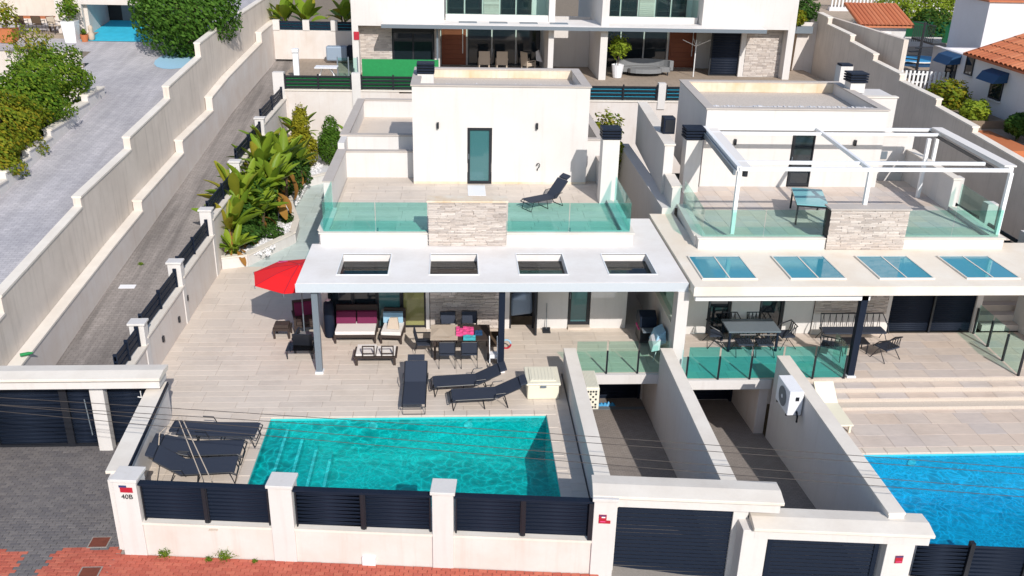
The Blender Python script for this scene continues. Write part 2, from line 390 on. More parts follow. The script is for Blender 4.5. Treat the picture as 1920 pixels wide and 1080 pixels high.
# stacked stone
_st = []
def stone_meshes():
    for i in range(14):
        w = 1; h = 1; m = MB(); j = lambda a: random.uniform(-a, a)
        d = random.uniform(.6, 1.0)
        fr = [(-.5+j(.02), -d+j(.15), -.5+j(.08)), (.5+j(.02), -d+j(.15), -.5+j(.08)), (.5+j(.03), -d+j(.15), .5+j(.08)), (-.5+j(.03), -d+j(.15), .5+j(.08))]
        bk = [(-.5, 0, -.5), (.5, 0, -.5), (.5, 0, .5), (-.5, 0, .5)]
        mid = [(-.0+j(.2), -d-.1+j(.1), -.5), (-.0+j(.2), -d-.1+j(.1), .5)]
        m.add(fr+bk+mid, [(0, 8, 9, 3), (8, 1, 2, 9), (1, 5, 6, 2), (4, 0, 3, 7), (3, 9, 2, 6, 7), (0, 4, 5, 1, 8)])
        _st.append(m.mesh('stone', 'stone'))
stone_meshes()
def stone_wall(parent, x0, x1, z0, z1, y, rowh=.068, limit=300, wmin=.14, wmax=.42, dep=.055):
    """rows of split stones on the front (-y) face of a wall; the rest beyond the limit joined"""
    off = wloc(parent); cells = []; z = z0
    while z < z1-.02:
        h = min(rowh*random.uniform(.75, 1.3), z1-z); x = x0
        while x < x1-.03:
            w = min(random.uniform(wmin, wmax), x1-x)
            if x1-x-w < .08: w = x1-x
            cells.append((x+w/2, z+h/2, w, h)); x += w
        z += h
    cells.sort(key=lambda c: -c[1]); rest = MB()
    for i, (cx, cz, w, h) in enumerate(cells):
        if i < limit:
            o = put('stone', random.choice(_st), parent, Vector((cx, y, cz))-off); o.scale = (w-.006, dep*random.uniform(.7, 1.2), h-.006)
        else:
            dd = dep*random.uniform(.5, 1.2); rest.box(cx-w/2+.004, cx+w/2-.004, y-dd, y, cz-h/2+.004, cz+h/2-.004)
    if rest.v: obj('stonework', rest, 'stone', parent, kind='stuff')
def slats(parent, x0, x1, z0, z1, y, pitch=.11, h=.085, t=.02, mat='navy', rz=0, org=None, ux=None):
    """horizontal slats between x0 and x1 along direction ux from org"""
    n = max(1, int(round((z1-z0)/pitch))); p = (z1-z0)/n; L = x1-x0
    k = ('slat', round(L, 3), h, t, mat)
    if k not in _pc:
        m = MB(); a = L/2
        m.add([(-a, -t/2, -h/2), (a, -t/2, -h/2), (a, -t/2-.008, h*.1), (-a, -t/2-.008, h*.1), (-a, -t/2+.004, h/2), (a, -t/2+.004, h/2),
               (-a, t/2, h/2), (a, t/2, h/2), (-a, t/2, -h/2), (a, t/2, -h/2)],
              [(0, 1, 3, 2), (2, 3, 5, 4), (4, 5, 7, 6), (6, 7, 9, 8), (8, 9, 1, 0), (0, 2, 4, 6, 8), (1, 9, 7, 5, 3)])
        _pc[k] = m.mesh('slat', mat)
    for i in range(n):
        cx = (x0+x1)/2; pos = Vector((cx, y, z0+p*(i+.5)))
        if org is not None: pos = Vector(org)+Vector(ux)*cx+Vector((0, 0, z0+p*(i+.5)))
        put('slat', _pc[k], parent, pos-wloc(parent), (0, 0, rz))
# ================================================================== SETTING
def fl(x): return -4.65-.095*(x+7.6)           # line of the front walls along the street
FR = math.atan(-.095)
g = MB(); g.quad((-250, -120, -3.2), (250, -120, -3.2), (250, 400, -3.2), (-250, 400, -3.2)); struct('ground', g, 'earth')
def grid(name, x0, x1, y0, y1, zf, mat, n=8, m=8):
    b = MB(); v = [(x0+(x1-x0)*i/n, y0+(y1-y0)*j/m, zf(x0+(x1-x0)*i/n, y0+(y1-y0)*j/m)) for j in range(m+1) for i in range(n+1)]
    f = [(j*(n+1)+i, j*(n+1)+i+1, (j+1)*(n+1)+i+1, (j+1)*(n+1)+i) for j in range(m) for i in range(n)]
    return struct(name, b.add(v, f), mat)
zs = lambda x, y: -.84-.10*max(0, x-3)
grid('street', -60, 60, -45, -5.0, zs, 'joint', 40, 10)
grid('lane_entrance', -40, -7.2, -5.2, .6, lambda x, y: -.838, 'joint', 2, 2)
grid('street_edge', -7.75, 14, -5.0, -4.2, lambda x, y: zs(x, y)-.3, 'joint', 8, 1)
# pavers of the lane entrance and the street, each its own piece where it shows large
grey = struct('grey_brick_paving', MB().box(-12.7, -7.8, -9, 0, -.86, -.832), 'joint')
red = struct('red_brick_paving', MB().box(-13, 3, -9, -8.9, -.86, -.835), 'joint')
cells = []
for j in range(64):
    for i in range(50):
        y = .4-.105*j; x = -13.0+.21*i+(.105 if j % 2 else 0)
        if y < fl(x)+.02 and x > -7.75: continue
        if x > -7.80 and y > -4.6: continue
        cells.append((x, y))
rg, rr = MB(), MB(); ng = nr_ = 0
def isred(x, y): return y < -4.42+.04*math.sin(x*7) and not (-9.95-.25*(y+4.4) * 0 < x < -9.25+.1*(y+4.4)) and (x < -9.9 or x > -9.3+.12*(y+4.4))
gl_, rl_ = [], []
for x, y in cells:
    if x > -7.85 and y < -4.4: continue
    (rl_ if isred(x, y) else gl_).append((x, y))
gl_.sort(key=lambda c: c[1] if -12.2 < c[0] < -7.6 and c[1] > -5.6 else 50+c[1])
for k, (x, y) in enumerate(gl_):
    if k < 300: piece('paving_brick', .2, .096, .05, 'paver', grey, (x, y, -.85+random.uniform(-.003, .003)), random.uniform(-.01, .01))
    else: rg.box(x-.1, x+.1, y-.048, y+.048, -.85, -.802+random.uniform(-.003, .003))
obj('paving_bricks', rg, 'paver', grey, kind='stuff')
cells = [(x, y) for x, y in rl_]
for j in range(9):
    for i in range(-1, 52):
        x = -7.6+.21*i+(.105 if j % 2 else 0); y = fl(x)-.06-.105*j
        cells.append((x, y)) if x < 3.2 else None
for x, y in cells:
    ok = y < fl(x)-.02 or x < -7.8
    vis = y > -5.75 and -11.2 < x < 2.2
    if x > -7.8 and not (y > fl(x)-.96): ok = False
    if not ok: continue
    if vis and nr_ < 300: piece('paving_brick', .2, .096, .05, 'redpaver', red, (x, y, -.85+random.uniform(-.003, .003)), FR if x > -7.8 else 0); nr_ += 1
    else: rr.box(x-.1, x+.1, y-.048, y+.048, -.85, -.802)
for j in range(14):
    for i in range(80):
        x = -13+.21*i+(.105 if j % 2 else 0); y = fl(x)-1.0-.105*j
        if x < 3.2 and y < -6.3: rr.box(x-.1, x+.1, y-.048, y+.048, -.85, -.802)
obj('paving_bricks', rr, 'redpaver', red, kind='stuff')
# lane going up behind the left gate
LZ = lambda y: -.8+.13*max(0, y-.2)
grid('lane', -13, -9.2, .05, 40, lambda x, y: LZ(y), 'alley', 3, 24)
YZ = lambda y: 1.9+.13*y

b = MB().box(-60, -12.9, -7, -5.9, -.9, 1.3); struct('yard_wall', b, 'white')
PL = [(-.3, -12.5), (9, -12.35), (17, -12.1), (27, -11.8), (36, -11.1), (40, -10.85)]
def px(y, off=0):
    for (y0, x0), (y1, x1) in zip(PL, PL[1:]):
        if y <= y1 or y1 == 40: return x0+(x1-x0)*(y-y0)/(y1-y0)+off
b = MB()
for i in range(34):
    y0 = -6+2*i; y1 = y0+2; l = -60 if y0 >= 28 else -16.7-max(0, y0-18)*.3
    b.add([(l, y0, YZ(y0)), (px(y0, -.5), y0, YZ(y0)), (px(y1, -.5), y1, YZ(y1)), (l, y1, YZ(y1))], [(0, 1, 2, 3)])
struct('yard_paving', b, 'yard')
struct('lower_garden', MB().quad((-60, -6, 2.2), (-16.7, -6, 2.2), (-16.7, 28, 2.2), (-60, 28, 2.2)), 'earth')
def stepped(name, label, segs, off, thick, zb, mat, cope, copeh=.07, over=.03, joints=0):
    t = thing(name, label, 'wall', (px(0, off), 0, 0))
    for (ya, za, yb, zb_) in segs:
        b = MB(); c = MB(); n = max(1, int((yb-ya)/3))
        for i in range(n):
            a0 = ya+(yb-ya)*i/n; a1 = ya+(yb-ya)*(i+1)/n
            h0 = za+(zb_-za)*i/n; h1 = za+(zb_-za)*(i+1)/n
            x0, x1 = px(a0, off), px(a1, off)
            b.hexa([(x0-thick, a0, zb(a0)), (x0, a0, zb(a0)), (x1, a1, zb(a1)), (x1-thick, a1, zb(a1)),
                    (x0-thick, a0, h0-copeh), (x0, a0, h0-copeh), (x1, a1, h1-copeh), (x1-thick, a1, h1-copeh)])
            c.hexa([(x0-thick-over, a0, h0-copeh), (x0+over, a0, h0-copeh), (x1+over, a1, h1-copeh), (x1-thick-over, a1, h1-copeh),
                    (x0-thick-over, a0, h0), (x0+over, a0, h0), (x1+over, a1, h1), (x1-thick-over, a1, h1)])
        obj('wall_panel', b, mat, t); obj('coping', c, cope, t)
    return t
stepped('lower_retaining_wall', 'low stepped white wall with cream coping beside the grey lane', [(-.25, .5, 12.7, 1.81), (12.7, 2.23, 18.3, 2.69), (18.3, 3.25, 23.4, 3.5), (23.4, 4.15, 33.4, 5.4), (33.4, 5.95, 40, 6.5)],
        0, .33, lambda y: LZ(y)-.4, 'white_old', 'cope')
stepped('upper_retaining_wall', 'tall stepped grey streaked wall rising behind the low lane wall', [(-3.5, 1.55, 2.3, 2.16), (2.3, 2.7, 8.4, 3.37), (8.4, 3.72, 13.4, 4.1), (13.4, 4.57, 18.5, 5.05), (18.5, 5.58, 23.6, 6.06), (23.6, 6.7, 40, 7.9)],
        -.37, .26, lambda y: LZ(y)-.4, 'conc', 'cope')
# ------------------------------------------------------------------ left boundary wall of the pool terrace
bw = thing('terrace_boundary_wall', 'long cream wall with pillars and black rails between lane and pool terrace', 'wall', (-9.1, 2.4, 0))
b = MB()
segs = [(.15, 2.35, 1.15), (2.35, 6.3, 1.35), (6.3, 10.5, 1.62), (10.5, 15.5, 2.2), (15.5, 21, 2.9), (21, 27, 3.4)]
for (a, c, z) in segs: b.box(-9.32, -9.0, a, c, -.8, z-.06)
objs('wall_panel', b, 'white_old', bw)
b = MB()
for (a, c, z) in segs: b.box(-9.37, -8.95, a+.02, c-.02, z-.06, z)
objs('coping', b, 'cope', bw)
for (y, z) in ((2.35, 1.86), (6.3, 2.2), (10.5, 2.62), (15.5, 3.1), (21, 3.7)):
    p = MB().box(-9.39, -8.97, y-.17, y+.17, -.5, z-.07); p.box(-9.43, -8.93, y-.21, y+.21, z-.07, z); obj('pillar', p, 'white', bw, bev=.012)
for (a, c, z) in segs:
    a += .19; c -= .19; zr = z+.58; L = (c-a)
    for k in range(3): obj('rail', MB().box(-9.19, -9.14, a, c, z+.07+.19*k, z+.20+.19*k), 'navy', bw)
    for yy in (a+.03, (a+c)/2, c-.03): obj('post', MB().box(-9.22, -9.11, yy-.03, yy+.03, z, zr+.06), 'navy', bw)
for y, z in ((3.6, .55), (5.3, .42), (6.4, .7)):
    obj('wall_lamp', MB().box(-9.0, -8.95, y, y+.12, z, z+.18), 'black', bw)
# ------------------------------------------------------------------ pool terrace
deck = struct('pool_terrace', MB().box(-9.0, -5.15, .1, 12, -.9, -.022).box(-7.7, -5.15, -4.3, .1, -.9, -.022).box(2.56, 3.2, -5.0, 5.9, -.9, -.022).box(-5.15, 2.56, .05, 5.9, -.9, -.022).box(-5.15, 3.2, -4.8, -4.35, -.9, -.022).box(3.2, 6.6, 2.55, 5.9, -.3, -.022).box(5.7, 7.4, 5.9, 10.5, -.3, -.022), 'grout')
def dk(c):
    return abs(c[2]-.5) + (20 if c[3] < -3.9 else 0) + (6 if c[2] > 6.2 else 0)
tiles('terrace_tile', 'tile', deck, -9.0, 6.6, -4.9, 5.9, 0, 1.2, .32, holes=[(-5.4, 2.8, -4.9, .3), (3.2, 6.7, -5, 2.4), (-9.1, -7.8, -4.9, .12), (-9.1, -5.6, -4.9, -4.4)], order=dk)
pth = struct('side_path', MB().box(-9.0, -4.4, 5.9, 27, -.6, -.03).box(5.75, 7.6, 5.9, 12, -.6, -.03), 'grout')
tiles('path_tile', 'tile', pth, -9.0, -4.4, 5.9, 11.3, -.005, .9, .6)
tiles('aqua_path_tile', 'aqua', pth, -9.0, -4.4, 11.3, 27, -.005, .9, .6)
# ------------------------------------------------------------------ pools
def pool(x0, x1, y0, y1, z, wall, floor, water, label, depth, steps=None, lights=(), cw=.3):
    t = thing('swimming_pool', label, 'swimming pool', (x0, y1, z))
    b = MB(); d = z-depth; w = .15
    b.box(x0-w, x0, y0-w, y1+w, d, z-.05).box(x1, x1+w, y0-w, y1+w, d, z-.05).box(x0, x1, y1, y1+w, d, z-.05).box(x0, x1, y0-w, y0, d, z-.05)
    obj('pool_wall', b, wall, t); obj('pool_floor', MB().box(x0-w, x1+w, y0-w, y1+w, d-.15, d), floor, t)
    n = 0
    for (a, c, e, f, ln) in ((x0-cw, x1+cw, y1, y1+cw, 1), (x0-cw, x1+cw, y0-cw, y0, 1), (x0-cw, x0, y0, y1, 0), (x1, x1+cw, y0, y1, 0)):
        L = (c-a) if ln else (f-e); k = max(1, int(L/.6))
        for i in range(k):
            if ln: xx0, xx1, yy0, yy1 = a+L*i/k, a+L*(i+1)/k, e, f
            else: xx0, xx1, yy0, yy1 = a, c, e+L*i/k, e+L*(i+1)/k
            piece('coping_stone', xx1-xx0-.006, yy1-yy0-.006, .06, 'tile', t, ((xx0+xx1)/2, (yy0+yy1)/2, z-.058), 0, .012)
    if steps:
        for i, (sx0, sx1, sz) in enumerate(steps):
            s_ = obj('pool_step', MB().box(sx0, sx1, y0, y1-.02, d, z+sz), floor, t)
            obj('step_edge', MB().box(sx1-.07, sx1+.004, y0+.05, y1-.1-.12*i, z+sz, z+sz+.006), 'poolw', s_)
    for (lx, lz) in lights:
        m = MB(); m.lathe([(.001, 0), (.10, 0), (.12, .015), (.12, .03), (.001, .03)], n=16)
        o = obj('pool_light', m, 'whitemetal', t, world=False); o.rotation_euler = (R(90), 0, 0); o.location = Vector((lx, y1-.001, lz))-t.location
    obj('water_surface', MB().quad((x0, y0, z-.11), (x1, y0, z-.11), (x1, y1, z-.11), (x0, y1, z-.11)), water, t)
    return t
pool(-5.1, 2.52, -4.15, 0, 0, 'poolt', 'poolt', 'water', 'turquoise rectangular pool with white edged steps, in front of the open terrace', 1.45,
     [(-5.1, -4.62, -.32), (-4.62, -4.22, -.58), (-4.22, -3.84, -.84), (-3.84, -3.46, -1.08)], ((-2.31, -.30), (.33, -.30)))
# ------------------------------------------------------------------ walls beside the two driveways
def lowwall(label, x0, x1, y0, y1, z0, z1, mat='white', name='driveway_wall', zb=None):
    t = thing(name, label, 'wall', ((x0+x1)/2, (y0+y1)/2, z0))
    obj('wall_panel', MB().box(x0, x1, y0, y1, z0, z1-.06), mat, t)
    obj('coping', MB().box(x0-.02, x1+.02, y0, y1, z1-.06, z1), 'cope', t, bev=.01); return t
lowwall('white wall right of the turquoise pool with air conditioner cover', 3.24, 3.58, -5.45, 2.35, -2.2, .9)
lowwall('white wall between the two sunken driveways', 6.18, 6.52, -5.6, 2.3, -2.2, .9)
lowwall('white wall left of the bright blue pool carrying an air conditioner', 9.6, 9.96, -5.9, 1.75, -2.2, .9)
DZ = lambda x, y: -2.05+(.95/9.9)*(4.4-y) if y < 4.4 else -2.05
grid('left_driveway', 3.58, 6.18, -6.2, 4.6, DZ, 'drive', 2, 12)
grid('right_driveway', 6.52, 9.6, -6.6, 4.6, lambda x, y: DZ(x, y)-.15, 'drive', 2, 12)
# driveway end rooms: garage fronts under the terraces
def garage(x0, x1, label, dx):
    t = thing('garage_door', label, 'garage door', ((x0+x1)/2, 4.45, -2.1))
    obj('door_frame', MB().box(x0, x0+.09, 4.36, 4.5, -2.2, -.3).box(x1-.09, x1, 4.36, 4.5, -2.2, -.3), 'navy', t)
    slats(t, x0+.1, x1-.1, -2.12, -.35, 4.42, .12, .112, .02, 'navy')
    obj('handle', MB().box((x0+x1)/2+.25, (x0+x1)/2+.4, 4.35, 4.39, -1.45, -1.42), 'whitemetal', t)
garage(4.1, 6.15, 'dark slatted garage door under the glass railed terrace', 0)
garage(6.9, 9.3, 'dark garage door in deep shade under the right terrace', 0)
gw = MB().box(3.58, 4.1, 4.5, 4.8, -2.3, -.3).box(4.1, 9.6, 4.51, 4.8, -2.3, -.3).box(6.15, 6.9, 4.3, 4.5, -2.3, -.3).box(9.3, 9.6, 2, 4.5, -2.3, -.3).box(3.3, 3.58, 2.36, 4.8, -2.3, -.3).box(6.2, 6.5, 2.31, 4.5, -2.3, -.3)
struct('garage_wall', gw, 'white_old')
# ------------------------------------------------------------------ front street wall with panels
fw = thing('street_wall', 'low white street wall with four pillars and navy slatted screens before the pool', 'wall', (-7.6, fl(-7.6), -.8))
def lp(s, o=0): return Vector((-7.6+s*math.cos(FR)-o*math.sin(FR), fl(-7.6)+s*math.sin(FR)+o*math.cos(FR), 0))
def obox(m, s0, s1, o0, o1, z0, z1):
    P = [lp(s0, o0), lp(s1, o0), lp(s1, o1), lp(s0, o1)]
    return m.hexa([(p.x, p.y, z0) for p in P]+[(p.x, p.y, z1) for p in P])
PIL = [(-.02, .50), (3.45, 3.97), (7.09, 7.56), (10.66, 11.16)]
for (a, c) in PIL:
    m = obox(MB(), a, c, -.02, .45, -1.3, 1.20); obox(m, a-.04, c+.04, -.06, .49, 1.20, 1.28)
    obj('pillar', m, 'white', fw, bev=.012)
for (a, c) in ((.50, 3.45), (3.97, 7.09), (7.56, 10.66)):
    obj('wall_panel', obox(MB(), a, c, .03, .38, -1.3, .06), 'white_old', fw)
    obj('coping', obox(MB(), a, c, -.02, .43, .06, .12), 'cope', fw)
    mid = (a+c)/2
    for (u, v) in ((a+.04, mid-.03), (mid+.03, c-.04)):
        slats(fw, u+.03, v-.03, .17, 1.06, 0, .098, .094, .022, 'navy', FR, lp(0, .10), (math.cos(FR), math.sin(FR), 0))
        obj('panel_frame', obox(obox(MB(), u, u+.03, .06, .14, .12, 1.08), v-.03, v, .06, .14, .12, 1.08), 'black', fw)
    obj('panel_frame', obox(MB(), mid-.03, mid+.03, .045, .15, .10, 1.12), 'black', fw)
    obj('top_rail', obox(MB(), a+.01, c-.01, .03, .19, 1.08, 1.13), 'navy', fw)
obj('corner_post', obox(MB(), 10.56, 10.67, 0, .2, .12, 1.1), 'black', fw)
# ------------------------------------------------------------------ lane gate (left)
lg = thing('lane_gate', 'dark slatted sliding gate with small door under a coped beam, far left', 'gate', (-11, 0, -.8))
slats(lg, -12.42, -10.62, -.72, 1.05, -.02, .115, .10, .03, 'navy')
slats(lg, -10.42, -9.82, -.72, 1.05, -.02, .115, .10, .03, 'navy')
m = MB().box(-12.5, -12.42, -.08, .06, -.8, 1.1).box(-10.62, -10.42, -.09, .06, -.8, 1.1).box(-9.82, -9.72, -.08, .06, -.8, 1.1).box(-12.42, -9.82, -.08, .05, -.8, -.73)
obj('gate_frame', m, 'black', lg)
obj('handle', MB().tube([(-9.96, -.12, .7), (-9.90, -.14, -.4)], .016), 'grey', lg)
wg = thing('pedestrian_gate', 'narrow dark slatted gate between the lane gate pillar and pool wall', 'gate', (-8.9, 0, -.8))
slats(wg, -9.35, -8.35, -.72, 1.05, -.02, .115, .10, .03, 'navy')
objs('gate_frame', MB().box(-9.4, -9.35, -.06, .05, -.8, 1.08).box(-8.35, -8.28, -.06, .05, -.8, 1.08), 'black', wg)
obj('handle', MB().tube([(-8.55, -.1, .75), (-8.45, -.14, .75), (-8.45, -.14, .95)], .018), 'whitemetal', wg)
for (x0, x1, lb) in ((-9.72, -9.36, 'white pillar between the wide lane gate and the narrow gate'), (-12.95, -12.5, 'white pillar at the outer end of the lane gate')):
    t = thing('gate_pillar', lb, 'pillar', (x0, 0, -.8)); obj('shaft', MB().box(x0, x1, -.3, .28, -.85, 1.22), 'white', t, bev=.012)
def beam(label, x0, x1, y, z, rot=0, depth=.8, drop=.34):
    """gate beam with a shallow pitched coping; y is its front edge at x0"""
    t = thing('gate_beam', label, 'beam', (x0, y, z), rot); L = x1-x0
    pr = [(0, 0), (0, -.07), (.06, -.12), (depth-.06, -.12), (depth, -.07), (depth, 0), (depth*.5, .05)]
    obj('coping', MB().prismx(pr, 0, L), 'cope', t, world=False, bev=.008)
    obj('lintel', MB().box(.05, L-.05, .10, depth-.12, -drop, -.12), 'white', t, world=False); return t
beam('long coped beam over the lane gate at far left', -16, -7.72, -.66, 1.60)
beam('coped beam over the left driveway gate', 2.98, 7.15, -5.62, 1.30, FR)
beam('lower coped beam over the right driveway gate', 6.50, 10.42, -6.12, .72, FR)
# diagonal wall left of the pool terrace
dg = thing('corner_wall', 'white wall with coping and dark trim line left of stacked loungers', 'wall', (-7.9, -2.3, -.8))
def strip(m, a, c, w, z0, z1):
    a = Vector(a); c = Vector(c); d = (c-a).normalized(); n = Vector((-d.y, d.x))*w/2
    P = [a-n, c-n, c+n, a+n]; return m.hexa([(p.x, p.y, z0) for p in P]+[(p.x, p.y, z1) for p in P])
obj('wall_panel', strip(MB(), (-7.66, -4.45), (-7.95, .1), .30, -.9, 1.10), 'white', dg)
obj('coping', strip(MB(), (-7.70, -4.2), (-7.97, -.05), .46, 1.10, 1.17), 'cope', dg)
obj('trim_line', strip(MB(), (-7.46, -4.2), (-7.73, -.05), .035, 1.08, 1.175), 'navy', dg)
# driveway gates in front
def dgate(label, x0, x1, yf, z1, z0, pl):
    t = thing('driveway_gate', label, 'gate', (x0, yf, z0), FR); L = x1-x0
    for i in range(int((z1-z0)/.105)):
        k = ('gslat', round(L, 2))
        if k not in _pc: _pc[k] = MB().add([(0, 0, 0), (L-.2, 0, 0), (L-.2, -.014, .02), (0, -.014, .02), (0, -.002, .094), (L-.2, -.002, .094), (L-.2, .03, 0), (0, .03, 0)], [(0, 1, 2, 3), (3, 2, 5, 4), (4, 5, 6, 7), (0, 3, 4, 7), (1, 6, 5, 2)]).mesh('slat', 'navy')
        put('slat', _pc[k], t, (.1, 0, .105*i))
    obj('gate_frame', MB().box(0, .1, -.03, .05, 0, z1-z0).box(L-.1, L, -.03, .05, 0, z1-z0).box(0, L, -.035, .06, z1-z0, z1-z0+.07), 'navy', t, world=False); return t
dgate('dark slatted driveway gate right of the street wall', 3.52, 6.30, -5.28, .72, -1.4, 0)
dgate('dark slatted driveway gate nearest the right street corner', 6.98, 9.45, -5.80, .28, -1.8, 0)
for (x0, x1, y, z0, z1, lb) in ((6.30, 6.88, -6.02, -1.9, .6, 'white pillar between the two driveway gates'), (9.5, 10.15, -6.25, -1.9, .36, 'white pillar with red sign right of the last driveway gate'), (6.66, 7.0, -5.55, -.5, 1.0, 'short white pillar end under the left driveway beam')):
    t = thing('gate_pillar', lb, 'pillar', (x0, y, z0)); obj('shaft', MB().box(x0, x1, y, y+.5, z0, z1), 'white', t, bev=.012)
f2 = thing('right_street_fence', 'navy slatted street screen before the bright blue pool', 'fence', (10.15, fl(10.1), -1.5))
for (u, v) in ((10.2, 11.33), (11.43, 12.6), (12.7, 13.9)):
    slats(f2, u, v, -.62, .33, 0, .105, .098, .022, 'navy', FR, (0, fl(0)+.1, 0), (1, -.095, 0))
    obj('post', MB().box(v, v+.1, fl(v)+.04, fl(v)+.16, -.66, .42), 'black', f2)
obj('wall_panel', MB().box(10.15, 14.5, -6.7, -6.35, -1.9, -.68), 'white_old', f2)
obj('coping', MB().box(10.15, 14.5, -6.78, -6.3, -.68, -.63), 'cope', f2)
# wall signs and the number on the street wall
def sign(label, s, o, w, h, z, parts, lipw=0):
    p = lp(s, o); t = thing('alarm_sign', label, 'sign', (p.x, p.y, z), FR)
    obj('plate', MB().box(0, w, -.012, 0, 0, h), 'signred', t, world=False)
    for (a, c, e, f, mt) in parts: obj('printed_band', MB().box(a, c, -.015, -.012, e, f), mt, t, world=False)
    return t
t = sign('red alarm plate with blue corner above the house number', .13, -.02, .28, .13, .93, [])
obj('corner_plate', MB().box(-.02, .15, -.012, 0, .13, .18), 'signblue', t, world=False)
t = sign('red alarm plate on the pillar left of the driveway gates', 10.78, -.02, .17, .23, .62, [(.01, .16, .19, .22, 'signblue'), (.06, .14, .15, .18, 'paper'), (.03, .15, .04, .06, 'pink')])
obj('lower_tab', MB().box(.17, .26, -.012, 0, 0, .08), 'signred', t, world=False)
t = sign('red alarm plate on the last pillar at the right', 17.5, 0, .17, .2, -.1, [(.0, .17, .16, .2, 'signblue'), (.02, .15, .03, .05, 'pink')]); t.location = (9.75, -6.262, -.18); t.rotation_euler = (0, 0, 0)
def text(name, body, size, mat, loc, rot, label, cat, parent=None, ext=.006):
    cu = bpy.data.curves.new(name, 'FONT'); cu.body = body; cu.size = size; cu.extrude = ext; cu.materials.append(M[mat]); cu.resolution_u = 3
    tmp = bpy.data.objects.new('tmp', cu); C.objects.link(tmp); bpy.context.view_layer.update()
    me = bpy.data.meshes.new_from_object(tmp.evaluated_get(bpy.context.evaluated_depsgraph_get())); bpy.data.objects.remove(tmp)
    o = put(name, me, parent, loc, rot)
    if label: tag(o, label, cat)
    return o
p = lp(.13, -.03); text('house_number', '40B', .17, 'black', (p.x, p.y, .76), (R(90), 0, FR), 'dark metal house number on the left street pillar', 'house number')
m = MB(); obox(m, 5.48, 5.78, -.05, .03, -.8, -.58); o = obj('meter_box', m, 'paper'); tag(o, 'small white meter box at the foot of the street wall', 'box')
for (x, y, lb) in ((-8.35, -4.22, 'rusty square manhole cover on grey bricks'), (-8.2, -5.28, 'rusty square manhole cover at the bottom edge among red bricks')):
    t = thing('manhole_cover', lb, 'manhole cover', (x, y, -.80)); obj('lid', MB().box(-.2, .2, -.17, .17, 0, .014), 'rust', t, world=False); obj('frame', MB().box(-.23, .23, .17, .2, 0, .012).box(-.23, .23, -.2, -.17, 0, .012).box(-.23, -.2, -.17, .17, 0, .012).box(.2, .23, -.17, .17, 0, .012), 'joint', t, world=False)
def _ray(u, v): return Fw + Rr*((u-960)/FPX) - Ur*((v-540)/FPX)
def atz(u, v, z): r = _ray(u, v); return CAM + r*((z-CAM.z)/r.z)
def aty(u, v, y): r = _ray(u, v); return CAM + r*((y-CAM.y)/r.y)
# ================================================================== THE MIDDLE VILLA
v1 = thing('villa', 'white modern villa with four open roof holes and glass railed terrace, centre', 'house', (.6, 5.6, 0))
b = MB()
for (x0, x1) in ((-4.4, -4.2), (2.62, 3.74), (4.50, 5.72)): b.box(x0, x1, 5.6, 5.85, 0, 2.72)
b.box(1.62, 1.78, 5.6, 5.85, 0, 2.72).box(-1.0, -.88, 5.6, 5.85, 0, 2.72).box(3.74, 4.5, 5.6, 5.85, 2.2, 2.72).box(-4.2, -1, 5.6, 5.85, 2.45, 2.72).box(1.78, 2.62, 5.6, 5.85, 2.4, 2.72)
b.box(-4.4, -4.2, 5.85, 12.6, 0, 3.0).box(5.52, 5.72, 5.85, 12.6, 0, 3.0)
objs('front_wall', b, 'white', v1)
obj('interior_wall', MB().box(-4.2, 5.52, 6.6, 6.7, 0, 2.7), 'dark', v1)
HX = [(-3.5, -2.02), (-.78, .66), (1.9, 3.34), (4.6, 6.03)]
b = MB().box(-4.6, 6.85, 2.40, 3.05, 2.73, 3.0).box(-4.6, 6.85, 4.75, 5.7, 2.73, 3.0)
xs = [-4.6]+[q for h in HX for q in h]+[6.85]
for i in range(0, len(xs), 2): b.box(xs[i], xs[i+1], 3.05, 4.75, 2.73, 3.0)
b.box(5.74, 6.85, 5.7, 8.3, 2.73, 3.0)
obj('roof_slab', b, 'roof', v1)
for (a, c) in HX:
    obj('roof_opening_trim', MB().box(a-.03, c+.03, 3.02, 3.05, 2.98, 3.02).box(a-.03, c+.03, 4.75, 4.78, 2.98, 3.02).box(a-.03, a, 3.05, 4.75, 2.98, 3.02).box(c, c+.03, 3.05, 4.75, 2.98, 3.02), 'whitemetal', v1)
for (a, c) in HX: obj('smoked_pane', MB().box(a+.005, c-.005, 3.055, 4.745, 2.76, 2.77), 'smoke', v1)
obj('roof_fascia', MB().box(-4.62, 6.87, 2.385, 2.40, 2.72, 2.99), 'fascia', v1)
# stone panels
obj('stone_block', MB().box(-.86, 1.60, 5.52, 6.0, 3.0, 4.46).box(-.86, 1.60, 5.62, 5.9, 0, 2.73), 'stonegap', v1)
stone_wall(v1, -.87, 1.61, 3.01, 4.45, 5.52, .052, 290, .2, .5)
m = MB(); z = .02
while z < 2.7:
    h = random.uniform(.04, .065); x = -.86
    while x < 1.55:
        w = min(random.uniform(.15, .42), 1.6-x); m.box(x+.004, x+w-.004, 5.62-random.uniform(.01, .04), 5.63, z+.004, z+h-.004); x += w
    z += h
obj('stonework', m, 'stone', v1, kind='stuff')
obj('stone_coping', MB().box(-.92, 1.66, 5.46, 6.05, 4.46, 4.52), 'stain', v1, bev=.008)
objs('terrace_kerb', MB().box(-4.32, -.88, 5.6, 5.86, 3.0, 3.38).box(1.62, 5.76, 5.6, 5.86, 3.0, 3.38).box(-4.40, -4.10, 5.86, 8.2, 2.9, 3.38).box(5.46, 5.78, 5.86, 9.2, 2.9, 3.38), 'white', v1, bev=.01)
